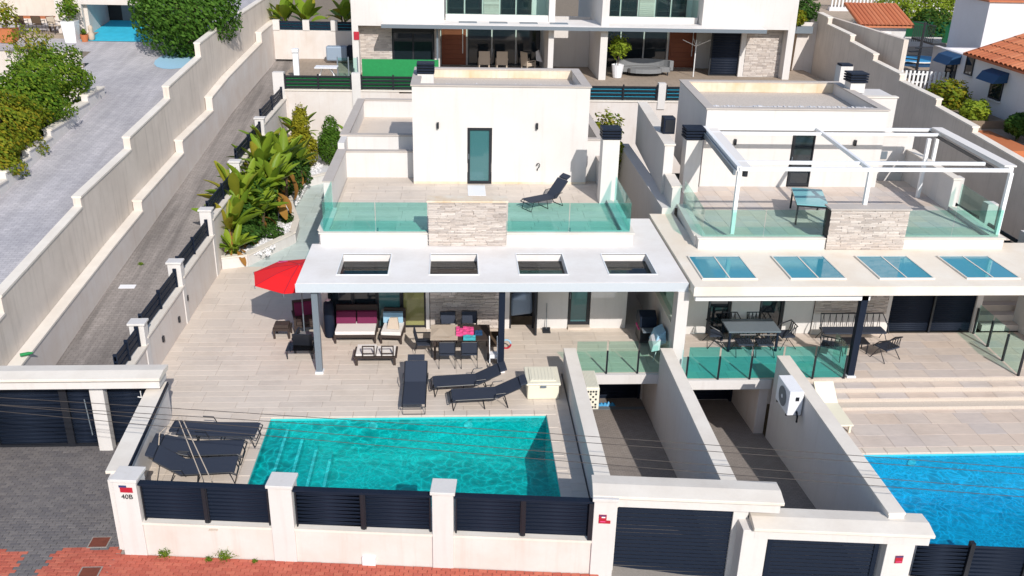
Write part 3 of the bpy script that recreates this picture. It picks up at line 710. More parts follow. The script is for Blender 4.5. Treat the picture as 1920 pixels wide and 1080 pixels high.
objs('kerb_coping', MB().box(-4.36, -.885, 5.57, 5.89, 3.38, 3.41).box(1.625, 5.80, 5.57, 5.89, 3.38, 3.41).box(-4.43, -4.07, 5.89, 8.2, 3.38, 3.41).box(5.43, 5.81, 5.89, 9.2, 3.38, 3.41), 'cope', v1)
tf = obj('terrace_floor', MB().box(-4.2, 5.6, 5.87, 12.6, 3.0, 3.225), 'grout', v1)
tiles('terrace_tile', 'tile', tf, -4.1, 5.45, 5.87, 11.7, 3.25, .9, .42)
piece('door_mat', .66, 1.3, .01, 'paper', v1, (.78, 10.8, 3.252))
def glass_run(parent, pts, z0, z1, mat='glass', per=1.7, t=.012):
    for (a, c) in zip(pts, pts[1:]):
        a = Vector((*a, 0)); c = Vector((*c, 0)); L = (c-a).length; n = max(1, round(L/per)); d = (c-a)/n
        for i in range(n):
            p0 = a+d*i+d.normalized()*.012; p1 = a+d*(i+1)-d.normalized()*.012; nn = Vector((-d.y, d.x, 0)).normalized()*t/2
            m = MB(); P = [p0-nn, p1-nn, p1+nn, p0+nn]
            m.hexa([(p.x, p.y, z0) for p in P]+[(p.x, p.y, z1) for p in P]); obj('glass_pane', m, mat, parent)
glass_run(v1, [(-4.22, 8.15), (-4.22, 5.74), (-.90, 5.74)], 3.41, 4.38)
glass_run(v1, [(1.66, 5.74), (5.66, 5.74), (5.66, 8.9)], 3.41, 4.38, per=2.1)
m = MB()
for x in (-2.5, 3.7): m.box(x-.02, x+.02, 5.75, 5.79, 3.41, 3.52)
objs('glass_clamp', m, 'grey', v1)
# parapets of the upper left
b = MB().box(-4.5, -4.22, 8.2, 12.6, 3.0, 4.30).box(-4.5, -1.55, 12.6, 12.85, 0, 4.22).box(-4.55, -1.55, 14.0, 14.25, 0, 4.52).box(-4.55, -4.3, 12.85, 21.2, 0, 4.52).box(-4.3, -1.0, 21.0, 21.25, 0, 4.52).box(-4.3, -1.55, 12.85, 14, 0, 3.9)
b.box(5.46, 5.74, 9.9, 12.2, 3.0, 4.2).box(5.0, 5.74, 12.2, 12.45, 0, 4.85).box(5.5, 5.74, 12.45, 20.5, 0, 4.85)
objs('parapet_wall', b, 'white', v1)
b = MB().box(-4.54, -4.19, 8.2, 12.58, 4.30, 4.35).box(-4.54, -1.56, 12.58, 12.88, 4.22, 4.27).box(-4.6, -1.56, 13.97, 14.28, 4.52, 4.58).box(-4.6, -4.25, 14.28, 21.2, 4.52, 4.58).box(-4.25, -1.0, 20.97, 21.28, 4.52, 4.58)
b.box(5.42, 5.78, 9.9, 12.17, 4.2, 4.25).box(5.02, 5.78, 12.17, 12.48, 4.85, 4.9).box(5.47, 5.78, 12.48, 20.5, 4.85, 4.9)
objs('parapet_coping', b, 'taupe', v1)
obj('upper_floor', MB().box(-4.3, -1.2, 14.25, 21.0, 3.0, 3.75).box(-1.2, 5.5, 15.6, 20.4, 3.0, 3.75), 'tile', v1)
# the block on the roof
b = MB().box(-1.6, .44, 11.7, 11.95, 3.25, 6.95).box(1.37, 5.0, 11.7, 11.95, 3.25, 6.95).box(.44, 1.37, 11.7, 11.95, 5.42, 6.95)
b.box(-1.6, -1.35, 11.95, 15.6, 3.25, 6.95).box(4.75, 5.0, 11.95, 15.6, 3.25, 6.95).box(-1.35, 4.75, 15.35, 15.6, 3.25, 6.95)
objs('rooftop_block', b, 'white', v1)
obj('block_roof', MB().box(-1.35, 4.75, 11.95, 15.35, 6.4, 6.62), 'gravelroof', v1)
obj('inner_parapet', MB().box(-1.35, 4.75, 15.31, 15.345, 6.63, 6.94), 'stain', v1)
m = MB()
for i in range(70):
    x = -1.3+6.0*i/70; m.box(x, x+random.uniform(.05, .085), 11.99, 12.03+random.uniform(0, .08), 6.90, 6.95+random.uniform(.0, .05))
obj('gravel_edge', m, 'gravel', v1, kind='stuff')
objs('block_coping', MB().box(-1.65, 5.05, 11.66, 12.0, 6.95, 7.0).box(-1.65, 5.05, 15.32, 15.65, 6.95, 7.0).box(-1.65, -1.3, 12.0, 15.32, 6.95, 7.0).box(4.7, 5.05, 12.0, 15.32, 6.95, 7.0), 'taupe', v1)
objs('skirting', MB().box(-1.6, .44, 11.68, 11.7, 3.25, 3.33).box(1.37, 5.0, 11.68, 11.7, 3.25, 3.33), 'stain', v1)
def door(parent, x0, x1, y, z0, z1, glass='doorglass', fr='black', w=.08, name='glass_door', dep=.12, split=0):
    d = obj(name, MB().box(x0, x0+w, y-.02, y+dep, z0, z1).box(x1-w, x1, y-.02, y+dep, z0, z1).box(x0+w, x1-w, y-.02, y+dep, z1-w, z1).box(x0+w, x1-w, y-.02, y+dep, z0, z0+w), fr, parent)
    obj('pane', MB().box(x0+w, x1-w, y+.03, y+.045, z0+w, z1-w), glass, d)
    obj('handle', MB().box(x0+w*.3, x0+w*.6, y-.07, y-.02, z0+.95, z0+1.15), 'grey', d); return d
door(v1, .46, 1.35, 11.74, 3.27, 5.40)
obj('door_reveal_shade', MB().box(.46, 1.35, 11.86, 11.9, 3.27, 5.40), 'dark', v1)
for x in (-.66, 3.05): obj('wall_lamp', MB().box(x-.04, x+.04, 11.58, 11.7, 5.40, 5.62), 'black', v1)
obj('wall_hook', MB().tube([(3.08, 11.66, 3.98), (3.1, 11.6, 4.08), (3.16, 11.58, 4.1), (3.2, 11.6, 4.03), (3.18, 11.6, 3.95), (3.12, 11.62, 3.88), (3.12, 11.66, 3.8)], .018), 'black', v1, smooth=True)
# ground floor openings
def slider(parent, x0, x1, y, z1, n, gl, fr='black', z0=0.02, name='sliding_door'):
    for i in range(n):
        a = x0+(x1-x0)*i/n; c = x0+(x1-x0)*(i+1)/n; yy = y+.05*(i % 2)
        d = obj(name, MB().box(a, a+.06, yy, yy+.05, z0, z1).box(c-.06, c, yy, yy+.05, z0, z1).box(a+.06, c-.06, yy, yy+.05, z1-.06, z1).box(a+.06, c-.06, yy, yy+.05, z0, z0+.07), fr, parent)
        obj('pane', MB().box(a+.06, c-.06, yy+.02, yy+.03, z0+.07, z1-.06), gl[i % len(gl)], d)
slider(v1, -4.2, -1.0, 5.66, 2.45, 4, ['window', 'window', 'doorglass', 'greenglass'])
objs('door_frame', MB().box(1.78, 1.84, 5.62, 5.74, 0, 2.4).box(2.56, 2.62, 5.62, 5.74, 0, 2.4).box(1.84, 2.56, 5.62, 5.74, 2.32, 2.4), 'black', v1)
door(v1, 3.76, 4.48, 5.68, .12, 2.2, w=.09)
obj('doorstep', MB().box(3.76, 4.50, 5.45, 5.67, 0, .10), 'tile', v1)
obj('door_leaf', MB().box(2.60, 2.66, 5.0, 5.6, .03, 2.35), 'black', v1)
for (x, lb) in ((-4.12, 0), (1.36, 0)):
    t = thing('roof_post', 'dark steel post under the left front corner of the villa roof' if x < 0 else 'dark steel post under the villa roof beside the dining table', 'post', (x, 2.62, 0))
    obj('shaft', MB().box(x-.09, x+.09, 2.53, 2.72, .03, 2.73), 'grey' if x < 0 else 'navy', t)
    obj('foot', MB().box(x-.12, x+.12, 2.48, 2.76, 0, .06), 'paper', t)
def chimney(label, x, y, z0, z1, w=.62, cap=.5, cw=.7, mat='white'):
    t = thing('chimney', label, 'chimney', (x, y, z0))
    obj('shaft', MB().box(x-w/2, x+w/2, y-w/2, y+w/2, z0, z1), mat, t)
    n = 4; h = cap/n
    obj('cap_core', MB().box(x-cw*.4, x+cw*.4, y-cw*.4, y+cw*.4, z1, z1+cap-.02), 'dark', t)
    for i in range(n): obj('louvre', MB().box(x-cw/2, x+cw/2, y-cw/2, y+cw/2, z1+h*i+.03, z1+h*(i+1)-.012), 'navy', t)
chimney('white chimney with dark louvred cap at the right of the villa terrace', 5.48, 9.5, 3.25, 5.60, .6, .40, .68)
chimney('small louvred chimney behind the villa roof block', -1.15, 13.9, 6.45, 7.05, .62, .42, .68)
# divider and the white pillar between the two villas
dv = thing('divider_wall', 'low wall with green glass screen between the two villa terraces', 'wall', (6.72, 5, 0))
obj('wall_panel', MB().box(6.62, 6.86, 2.85, 12.5, -.3, 1.35), 'white_old', dv); obj('coping', MB().box(6.60, 6.88, 2.85, 12.5, 1.35, 1.40), 'cope', dv)
glass_run(dv, [(6.74, 2.9), (6.74, 8.2)], 1.42, 2.5, 'glass2', 1.6)
t = thing('white_pillar', 'tall white pillar where the two villa roofs meet', 'pillar', (6.72, 2.4, -2)); obj('shaft', MB().box(6.56, 6.90, 2.32, 2.84, -2.0, 2.72), 'white', t)
# glass railing over the left driveway
def railing(label, x0, x1, y, n, gm='glass2'):
    t = thing('glass_railing', label, 'railing', (x0, y, 0)); L = (x1-x0)/n
    for i in range(n+1):
        if i or x0 > 6: obj('post', MB().box(x0+L*i-.025, x0+L*i+.025, y-.02, y+.03, 0, .78), 'black', t)
    for i in range(n): obj('glass_pane', MB().box(x0+L*i+.03, x0+L*(i+1)-.03, y+.035, y+.047, .03, 1.08), gm, t)
    return t
railing('green glass railing at the edge above the left driveway', 3.62, 6.5, 2.36, 3)
sf = struct('terrace_edge', MB().box(3.60, 6.55, 2.28, 2.55, -.32, -.001), 'white')
# ================================================================== THE RIGHT VILLA
def sh(m):
    m.v = [(x+max(0, y-5.0)*.058, y, z) for x, y, z in m.v]; return m
v2 = thing('villa', 'white villa with pergola terrace and four blue glass skylights, right', 'house', (12.8, 5.1, 0))
b = MB()
for (x0, x1) in ((6.9, 8.35), (9.15, 10.1), (10.95, 11.95), (14.45, 14.6), (17.55, 17.75)): b.box(x0, x1, 5.1, 5.35, 0, 2.8)
b.box(8.35, 9.15, 5.1, 5.35, 2.3, 2.8).box(10.1, 10.95, 5.1, 5.35, 2.3, 2.8).box(14.6, 17.55, 5.1, 5.35, 2.45, 2.8)
b.box(17.55, 17.75, 5.35, 16, 0, 3.0).box(6.9, 17.55, 6.6, 6.7, 0, 2.8)
b.box(7.35, 7.8, 8.6, 18, 0, 3.3).box(7.05, 7.35, 5.35, 8.6, 0, 3.0)
objs('front_wall', b, 'white', v2)
obj('roof_slab', MB().box(6.9, 22.0, 1.86, 5.6, 2.82, 3.08).box(6.9, 7.8, 5.6, 8.6, 2.82, 3.08), 'roof2', v2)
obj('roof_fascia', MB().box(6.88, 22.0, 1.845, 1.86, 2.80, 3.07), 'cope', v2)
for (a, c) in ((7.25, 8.92), (9.92, 11.62), (12.63, 14.33), (15.32, 17.0)):
    f = obj('skylight', MB().box(a, c, 2.40, 2.44, 3.08, 3.13).box(a, c, 4.25, 4.29, 3.08, 3.13).box(a, a+.04, 2.44, 4.25, 3.08, 3.13).box(c-.04, c, 2.44, 4.25, 3.08, 3.13).box((a+c)/2-.02, (a+c)/2+.02, 2.44, 4.25, 3.08, 3.13), 'cope', v2)
    obj('pane', MB().box(a+.04, (a+c)/2-.02, 2.44, 4.25, 3.085, 3.115), 'skyglass', f)
    obj('pane', MB().box((a+c)/2+.02, c-.04, 2.44, 4.25, 3.085, 3.115), 'skyglass', f)
obj('stone_block', MB().box(11.95, 14.5, 4.96, 5.4, 3.08, 4.42).box(11.95, 14.45, 5.06, 5.3, 0, 2.82), 'stonegap', v2)
stone_wall(v2, 11.94, 14.51, 3.09, 4.41, 4.96, .052, 290, .2, .5, dep=.035)
obj('plinth', MB().box(11.95, 14.45, 5.03, 5.06, 0, .75), 'white', v2)
m = MB(); z = .75
while z < 2.75:
    h = random.uniform(.04, .065); x = 11.95
    while x < 14.4:
        w = min(random.uniform(.15, .42), 14.45-x); m.box(x+.004, x+w-.004, 5.06-random.uniform(.01, .04), 5.07, z+.004, z+h-.004); x += w
    z += h
obj('stonework', m, 'stone', v2, kind='stuff')
obj('stone_coping', MB().box(11.9, 14.56, 4.90, 5.45, 4.42, 4.47), 'taupe', v2)
objs('terrace_kerb', sh(MB().box(7.76, 11.94, 5.0, 5.28, 3.08, 3.43).box(14.5, 17.9, 5.0, 5.28, 3.08, 3.43).box(7.70, 8.0, 5.28, 8.6, 2.9, 3.43).box(17.6, 17.9, 5.28, 8.4, 2.9, 3.43)), 'white', v2)
objs('kerb_coping', sh(MB().box(7.72, 11.93, 4.97, 5.31, 3.43, 3.46).box(14.51, 17.94, 4.97, 5.31, 3.43, 3.46).box(7.66, 8.04, 5.31, 8.6, 3.43, 3.46).box(17.56, 17.94, 5.31, 8.4, 3.43, 3.46)), 'cope', v2)
tf = obj('terrace_floor', sh(MB().box(7.9, 17.8, 5.29, 12.3, 3.08, 3.27)), 'grout', v2)
tiles('terrace_tile', 'tile2', tf, 8.0, 18.3, 5.3, 11.3, 3.30, .6, .6, bond=False)
glass_run(v2, [(8.06, 8.5), (7.90, 5.14), (11.9, 5.14)], 3.46, 4.36, 'glass2', 1.9)
glass_run(v2, [(14.56, 5.14), (17.76, 5.14), (17.96, 8.2)], 3.46, 4.36, 'glass2', 1.9)
b = MB().box(9.0, 12.4, 11.3, 11.55, 3.3, 6.28).box(13.3, 15.95, 11.3, 11.55, 3.3, 6.28).box(12.4, 13.3, 11.3, 11.55, 5.42, 6.28).box(9.0, 9.25, 11.55, 17.2, 3.0, 6.28).box(15.7, 15.95, 11.55, 17.2, 3.3, 6.28).box(9.25, 15.7, 16.95, 17.2, 3.3, 6.28)
objs('rooftop_block', sh(b), 'white', v2)
obj('block_roof', sh(MB().box(9.25, 15.7, 11.55, 16.95, 5.5, 5.86)), 'gravelroof', v2)
obj('inner_parapet', sh(MB().box(9.25, 15.7, 16.90, 16.94, 5.87, 6.27)), 'stain', v2)
objs('block_coping', sh(MB().box(8.95, 16.0, 11.26, 11.6, 6.28, 6.33).box(8.95, 16.0, 16.9, 17.25, 6.28, 6.33).box(8.95, 9.3, 11.6, 16.9, 6.28, 6.33).box(15.65, 16.0, 11.6, 16.9, 6.28, 6.33)), 'taupe', v2)
m = MB()
for i in range(80):
    x = 9.3+6.2*i/80; m.box(x, x+random.uniform(.05, .085), 11.62, 11.72+random.uniform(0, .12), 6.24, 6.30+random.uniform(.0, .05))
obj('gravel_edge', sh(m), 'gravel', v2, kind='stuff')
b = MB().box(15.95, 17.75, 12.6, 12.85, 0, 5.0).box(17.55, 17.8, 8.4, 12.6, 3.0, 4.45).box(16.2, 17.6, 14.5, 16.5, 0, 6.15).box(17.55, 17.8, 12.85, 18, 0, 4.6).box(7.35, 7.7, 10.3, 18, 3.3, 5.15).box(7.45, 7.75, 8.6, 10.3, 3.3, 4.05)
objs('parapet_wall', sh(b), 'white', v2)
b = MB().box(15.95, 17.5, 12.57, 12.88, 5.0, 5.05).box(17.51, 17.84, 8.36, 12.56, 4.45, 4.50).box(16.16, 17.64, 14.46, 14.8, 6.15, 6.2).box(7.31, 7.74, 10.26, 18, 5.15, 5.2).box(7.41, 7.79, 8.6, 10.25, 4.05, 4.1).box(17.51, 17.84, 12.9, 18, 4.6, 4.65)
objs('parapet_coping', sh(b), 'cope', v2)
obj('vent_grille', MB().box(17.0, 17.75, 14.44, 14.5, 5.1, 5.75), 'navy', v2)
m = MB()
for i in range(5): m.box(17.0, 17.75, 14.41, 14.44, 5.14+.12*i, 5.22+.12*i)
objs('vent_louvres', m, 'grey', v2)
obj('low_window', MB().box(16.6, 17.2, 12.56, 12.6, 4.1, 4.4), 'grey', v2)
d = door(v2, 12.82, 13.72, 11.36, 3.33, 5.38, 'window', 'black', .09)
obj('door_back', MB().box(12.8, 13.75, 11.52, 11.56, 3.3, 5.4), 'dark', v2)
for x in (10.55, 15.2): obj('wall_lamp', MB().box(x-.04, x+.04, 11.18, 11.30, 4.95, 5.17), 'black', v2)
door(v2, 8.37, 9.13, 5.16, .02, 2.3, 'window'); door(v2, 10.12, 10.93, 5.16, .02, 2.3, 'window')
for (u, v) in ((14.62, 16.07), (16.10, 17.53)): slats(v2, u, v, .05, 2.42, 5.16, .075, .068, .015, 'navy')
obj('shutter_back', MB().box(14.6, 17.55, 5.2, 5.25, 0, 2.45), 'dark', v2)
obj('shutter_post', MB().box(16.05, 16.12, 5.08, 5.2, 0, 2.45), 'black', v2)
obj('awning_box', MB().box(7.0, 12.25, 2.0, 2.16, 2.58, 2.78), 'whitemetal', v2)
obj('side_window', MB().box(7.04, 7.06, 7.6, 7.95, 1.1, 2.0), 'dark', v2)
t = thing('roof_post', 'dark steel post in front of the bench under the right villa roof', 'post', (12.1, 2.1, 0))
obj('shaft', MB().box(12.0, 12.2, 2.0, 2.2, .05, 2.82), 'navy', t); obj('foot', MB().box(11.96, 12.24, 1.94, 2.24, 0, .06), 'paper', t)
chimney('white chimney with dark louvred cap at the left of the pergola terrace', 8.8, 10.8, 3.3, 5.30, .6, .44, .72)
chimney('louvred chimney on the back right corner of the right villa roof', 16.75, 15.6, 6.2, 6.6, .62, .42, .76)
chimney('taller plain white chimney behind the right villa roof', 17.05, 17.6, 5.6, 6.95, .55, .08, .5)
t = thing('rooftop_unit', 'black rooftop box unit standing on the right villa side wall', 'air conditioner', (8.15, 12.1, 5.2))
obj('casing', MB().box(-.25, .2, -.25, .25, 0, .62), 'navy', t, world=False, bev=.02); obj('fan_grille', MB().box(-.18, .15, -.27, -.252, .08, .54), 'black', t, world=False)
# pergola
pg = thing('pergola', 'white steel pergola frame over the right villa terrace', 'pergola', (13.4, 8, 3.46))
FL, FRt, BL, BR = Vector((8.95, 5.45, 5.62)), Vector((17.86, 5.45, 5.62)), Vector((9.28, 11.1, 5.62)), Vector((18.25, 11.1, 5.62))
def lerp(a, c, k): return a+(c-a)*k
for nm, p, q, w, h in (('front_beam', FL, FRt, .10, .11), ('back_beam', BL, BR, .10, .11), ('middle_beam', lerp(FL, FRt, .477), lerp(BL, BR, .477), .11, .12),
                       ('cross_beam', lerp(FL, BL, .14), lerp(FRt, BR, .14)-Vector((.5, 0, 0)), .10, .10), ('cross_beam', lerp(FL, BL, .86), lerp(FRt, BR, .86), .10, .10),
                       ('side_beam', FL, BL, .14, .16), ('side_beam', FRt, BR, .14, .16)):
    obj(nm, MB().bar(p, q, w, h), 'whitemetal', pg)
obj('side_canopy', MB().bar(FL+Vector((.22, .1, .02)), BL+Vector((.28, -.1, .02)), .36, .05), 'fabric', pg)
obj('side_canopy', MB().bar(FRt+Vector((.02, .1, .1)), BR+Vector((-.1, -.1, .1)), .40, .05), 'fabric', pg)
obj('side_rail', MB().bar(FL+Vector((-.14, 0, -.12)), BL+Vector((-.1, 0, -.12)), .08, .18), 'grey', pg)
obj('side_rail', MB().bar(FRt+Vector((-.3, .5, -.08)), BR+Vector((-.32, 0, -.08)), .05, .1), 'black', pg)
for x, y, zb in ((8.95, 5.42, 3.46), (17.86, 5.42, 3.46), (18.25, 11.0, 3.3), (13.2, 5.42, 4.47), (17.4, 10.0, 3.3)):
    top = 5.55
    obj('post', MB().box(x-.06, x+.06, y-.06, y+.06, zb, top), 'whitemetal', pg)
obj('motor', MB().lathe([(.001, 0), (.09, 0), (.09, .16), (.001, .16)], (9.2, 5.6, 5.34), 10), 'black', pg)
# patio, steps and lower deck of the right villa
p2 = struct('right_patio', MB().box(6.9, 9.58, 1.98, 5.1, -.3, -.022).box(9.58, 20.5, 1.98, 5.1, -.9, -.022), 'grout')
tiles('patio_tile', 'tile2', p2, 6.95, 20.5, 1.95, 5.1, 0, .9, .5, order=lambda c: c[0])
struct('right_patio_edge', MB().box(6.9, 9.60, 1.88, 1.98, -.32, -.001), 'white')
st_ = struct('patio_steps', MB().box(9.98, 21, 1.60, 1.95, -.75, -.17).box(9.98, 21, 1.27, 1.60, -.75, -.34).box(9.98, 21, .95, 1.27, -.75, -.45), 'grout')
for (y0, y1, z) in ((1.58, 1.94, -.145), (1.25, 1.585, -.315)):
    for i in range(12):
        x = 9.99+.92*i; piece('step_tile', .91, y1-y0, .025, 'tile2', st_, (x+.46, (y0+y1)/2, z-.024))
d2 = struct('right_pool_deck', MB().box(9.97, 22, -1.0, .98, -1, -.575).box(9.97, 10.9, -6.3, -1.0, -1, -.575), 'grout')
tiles('deck_tile', 'tile2', d2, 9.98, 21, -1.04, .95, -.55, .9, .6, order=lambda c: c[0])
pool(10.93, 19, -5.9, -1.35, -.55, 'poolb', 'poolb', 'water2', 'bright blue pool at the lower right behind the last gate', 1.5, None, ((12.6, -.85),))
r2 = railing('green glass railing above the right driveway and beside the patio steps', 6.95, 11.85, 1.93, 5, 'glass3')
obj('glass_pane', MB().box(11.88, 11.892, 2.0, 3.0, .03, 1.05), 'glass2', r2)
rr2 = thing('glass_railing', 'slanting glass railing at the right end of the right patio', 'railing', (17.6, 5, 0))
for i in range(4):
    y = 5.0-1.0*i; x = 17.62-.06*i
    obj('post', MB().box(x-.03, x+.03, y-.03, y+.03, 0, .95), 'black', rr2)
    if i < 3: obj('glass_pane', MB().hexa([(x-.01, y-.05, .05), (x+.005, y-.05, .05), (x-.05, y-.95, .05), (x-.065, y-.95, .05), (x-.01, y-.05, 1.1), (x+.005, y-.05, 1.1), (x-.05, y-.95, 1.1), (x-.065, y-.95, 1.1)]), 'glass2', rr2)
s = thing('side_stair', 'pale stair climbing beside the right villa beyond the glass railing', 'stairs', (19, 5.5, 0))
for i in range(5): obj('stair_step', MB().box(18.0, 20.5, 5.2+.35*i, 5.55+.35*i+.3, 0, .22*(i+1)), 'tile2', s)
obj('side_wall', MB().box(19.3, 19.6, 3.6, 5.6, 0, 1.5), 'white', s)
# ================================================================== BACK PAIR OF HOUSES
bt = struct('back_terrace', MB().box(-9.6, 21.5, 27.3, 44, 0, 4.05), 'patio')
rw = thing('rear_garden_wall', 'long white retaining wall with pillars and dark rails below the back houses', 'wall', (0, 27, 0))
obj('wall_panel', MB().box(-9.6, -3.0, 27.0, 27.29, -.6, 3.80), 'white_old', rw); obj('wall_panel', MB().box(-3.0, 6.9, 27.0, 27.29, -.6, 3.7), 'white_old', rw)
obj('wall_panel', MB().box(6.9, 21.5, 27.0, 27.29, -.6, 3.38), 'white_old', rw)
obj('coping', MB().box(-9.6, 6.9, 26.95, 27.33, 3.80, 3.87), 'cope', rw); obj('coping', MB().box(6.9, 21.5, 26.95, 27.33, 3.38, 3.45), 'cope', rw)
def bay(x0, x1, z0, z1, cloth, mid=True):
    for k in range(4): zz = z0+(z1-z0)*(k+.55)/4; obj('rail', MB().box(x0, x1, 27.06, 27.10, zz-.05, zz+.05), 'black', rw)
    for xx in ([x0+.03, (x0+x1)/2, x1-.03] if mid else [x0+.03, x1-.03]): obj('post', MB().box(xx-.04, xx+.04, 27.03, 27.12, z0, z1+.05), 'black', rw)
    obj('shade_cloth', MB().box(x0, x1, 27.16, 27.18, z0+.02, z1-.1), cloth, rw)
bay(-9.0, -5.5, 3.9, 4.62, 'green'); bay(-5.0, -1.6, 3.9, 4.62, 'green'); bay(7.2, 10.95, 3.47, 4.25, 'bluecloth'); bay(11.4, 14.6, 3.47, 4.25, 'bluecloth')
for x0, x1, z in ((-9.6, -9.02, 4.75), (-5.48, -5.02, 4.75), (10.97, 11.38, 4.4), (14.62, 15.0, 4.4)): obj('pillar', MB().box(x0, x1, 26.93, 27.35, 3.0, z), 'white', rw, bev=.01)
gr = obj('green_screen', MB().box(-5.0, -.9, 27.9, 27.95, 4.1, 5.35), 'green'); tag(gr, 'bright green privacy cloth standing behind the rails of the back terrace', 'screen')
bh = thing('semi_detached_house', 'pair of joined white houses with long porch roof behind the villas', 'house', (6.8, 32, 4.05))
W2 = 'white'
objs('upper_wing', MB().box(-5.75, -.62, 30.6, 40, 6.75, 12).box(13.95, 19.4, 30.6, 40, 6.85, 12), W2, bh)
objs('wing_wall', MB().box(-5.75, -5.4, 30.6, 40, 4.05, 6.75).box(19.0, 19.4, 30.6, 40, 4.05, 6.85).box(-5.4, -3.3, 31.4, 31.7, 4.05, 6.75).box(16.6, 19.0, 31.4, 31.7, 4.05, 6.85), W2, bh)
for (x0, x1) in ((-5.38, -3.6), (16.9, 18.98)):
    m = MB(); z = 4.1
    while z < 6.65:
        h = random.uniform(.06, .11); x = x0
        while x < x1-.1:
            w = min(random.uniform(.2, .5), x1-x); m.box(x+.005, x+w-.005, 31.4-random.uniform(.02, .06), 31.41, z+.005, z+h-.005); x += w
        z += h
    obj('stonework', m, 'stone', bh, kind='stuff')
obj('porch_roof', MB().box(-4.0, 17.3, 29.3, 32.5, 6.82, 7.02), 'roof', bh)
obj('porch_fascia', MB().box(-4.02, 17.32, 29.28, 29.30, 6.80, 7.0), 'grey', bh)
for x in (.2, 1.9, 3.6, 5.3): obj('roof_light', MB().box(x, x+1.0, 30.2, 30.8, 7.02, 7.05), 'grey', bh)
obj('back_wall', MB().box(-3.3, 16.6, 34.2, 34.4, 4.05, 7.0), W2, bh)
objs('party_wall', MB().box(8.1, 8.5, 29.8, 40, 4.05, 12).box(5.2, 5.5, 30.0, 34.2, 4.05, 6.82).box(-1.2, -.9, 32.0, 34.2, 4.05, 6.82), W2, bh)
def bwin(x0, x1, z0, z1, y, mat='window', n=2, fr='black', nm='window'):
    d = obj(nm, MB().box(x0, x1, y-.05, y, z0, z0+.08).box(x0, x1, y-.05, y, z1-.08, z1).box(x0, x0+.07, y-.05, y, z0, z1).box(x1-.07, x1, y-.05, y, z0, z1), fr, bh)
    for i in range(n): obj('pane', MB().box(x0+(x1-x0)*i/n+.05, x0+(x1-x0)*(i+1)/n-.05, y-.03, y-.01, z0+.08, z1-.08), mat, d)
bwin(-3.55, -1.25, 4.1, 6.35, 31.35, 'window'); bwin(.75, 5.1, 4.1, 6.7, 34.15, 'window', 3); bwin(8.6, 12.85, 4.1, 6.7, 34.15, 'window', 3)
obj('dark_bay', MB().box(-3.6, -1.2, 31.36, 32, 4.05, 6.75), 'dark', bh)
slats(bh, 15.0, 16.9, 4.15, 6.6, 31.6, .14, .125, .03, 'navy'); obj('shutter_back', MB().box(14.9, 17.0, 31.65, 31.7, 4.05, 6.7), 'dark', bh)
for x0, x1 in ((-.82, .64), (13.0, 14.6)):
    d = obj('front_door', MB().box(x0, x1, 34.08, 34.19, 4.1, 6.75), 'wood', bh)
    for k in range(9): obj('board', MB().box(x0+.12, x1-.12, 34.05, 34.08, 4.2+.28*k, 4.46+.28*k), 'wood', d)
    obj('handle', MB().bar((x1-.2, 34.0, 4.8), (x1-.2, 34.0, 6.4), .04), 'whitemetal', d)
for x in (-1.0, 5.35): obj('post', MB().box(x-.05, x+.05, 30.1, 30.2, 4.05, 6.82), 'grey', bh)
for (x0, x1) in ((-.55, 5.3), (8.6, 13.9)):
    obj('balcony_kerb', MB().box(x0, x1, 31.4, 31.7, 7.02, 7.35), 'white', bh)
    for i in range(3): obj('balcony_pane', MB().box(x0+(x1-x0)*i/3+.03, x0+(x1-x0)*(i+1)/3-.03, 31.5, 31.515, 7.36, 8.3), 'glass2', bh)
    obj('upper_wall', MB().box(x0, x1+.1, 33.2, 33.4, 7.0, 12), W2, bh)
    bwin(x0+.1, x0+2.1, 7.1, 10, 33.15, 'window'); bwin(x0+3.2, x0+5.0, 7.1, 10, 33.15, 'window')
    m = MB(); z = 7.1
    while z < 9:
        m.box(x0+2.2, x0+3.1, 33.12, 33.18, z+.005, z+.1); z += .11
    obj('stonework', m, 'stone', bh, kind='stuff')
objs('balcony_wall', MB().box(5.3, 5.65, 31.3, 33.3, 7.02, 12), W2, bh)
sg = thing('alarm_sign', 'small red sign on the left corner of the back house', 'sign', (-5.5, 30.57, 6.2)); obj('plate', MB().box(-.15, .15, -.02, 0, -.22, .22), 'signred', sg, world=False)
# side things of the back terrace
t = thing('garden_wall', 'white wall with dark blue rails in front of banana plants, top left of back house', 'wall', (-8.8, 36, 4.05))
obj('wall_panel', MB().box(-11.1, -5.7, 36, 36.25, 4.0, 5.75), 'white_old', t)
for x in (-11.1, -9.3, -7.6): obj('pillar', MB().box(x, x+.4, 35.95, 36.3, 5.75, 6.35), 'white', t)
for (x0, x1) in ((-10.7, -9.3), (-8.9, -7.6), (-7.2, -5.9)):
    for k in range(3): obj('rail', MB().box(x0, x1, 36.05, 36.1, 5.8+.18*k, 5.92+.18*k), 'navy', t)
obj('blue_cloth', MB().box(-10.7, -5.9, 36.15, 36.17, 5.76, 6.25), 'bluecloth', t)
t = thing('side_wall', 'white rear wall with planter right of the back houses', 'wall', (20.5, 34, 4.0))
obj('wall_panel', MB().box(19.5, 22.3, 34, 34.25, 3.5, 6.9), 'white_old', t); obj('planter', MB().box(20.2, 21.6, 33.6, 34.0, 6.3, 6.7), 'grey', t)
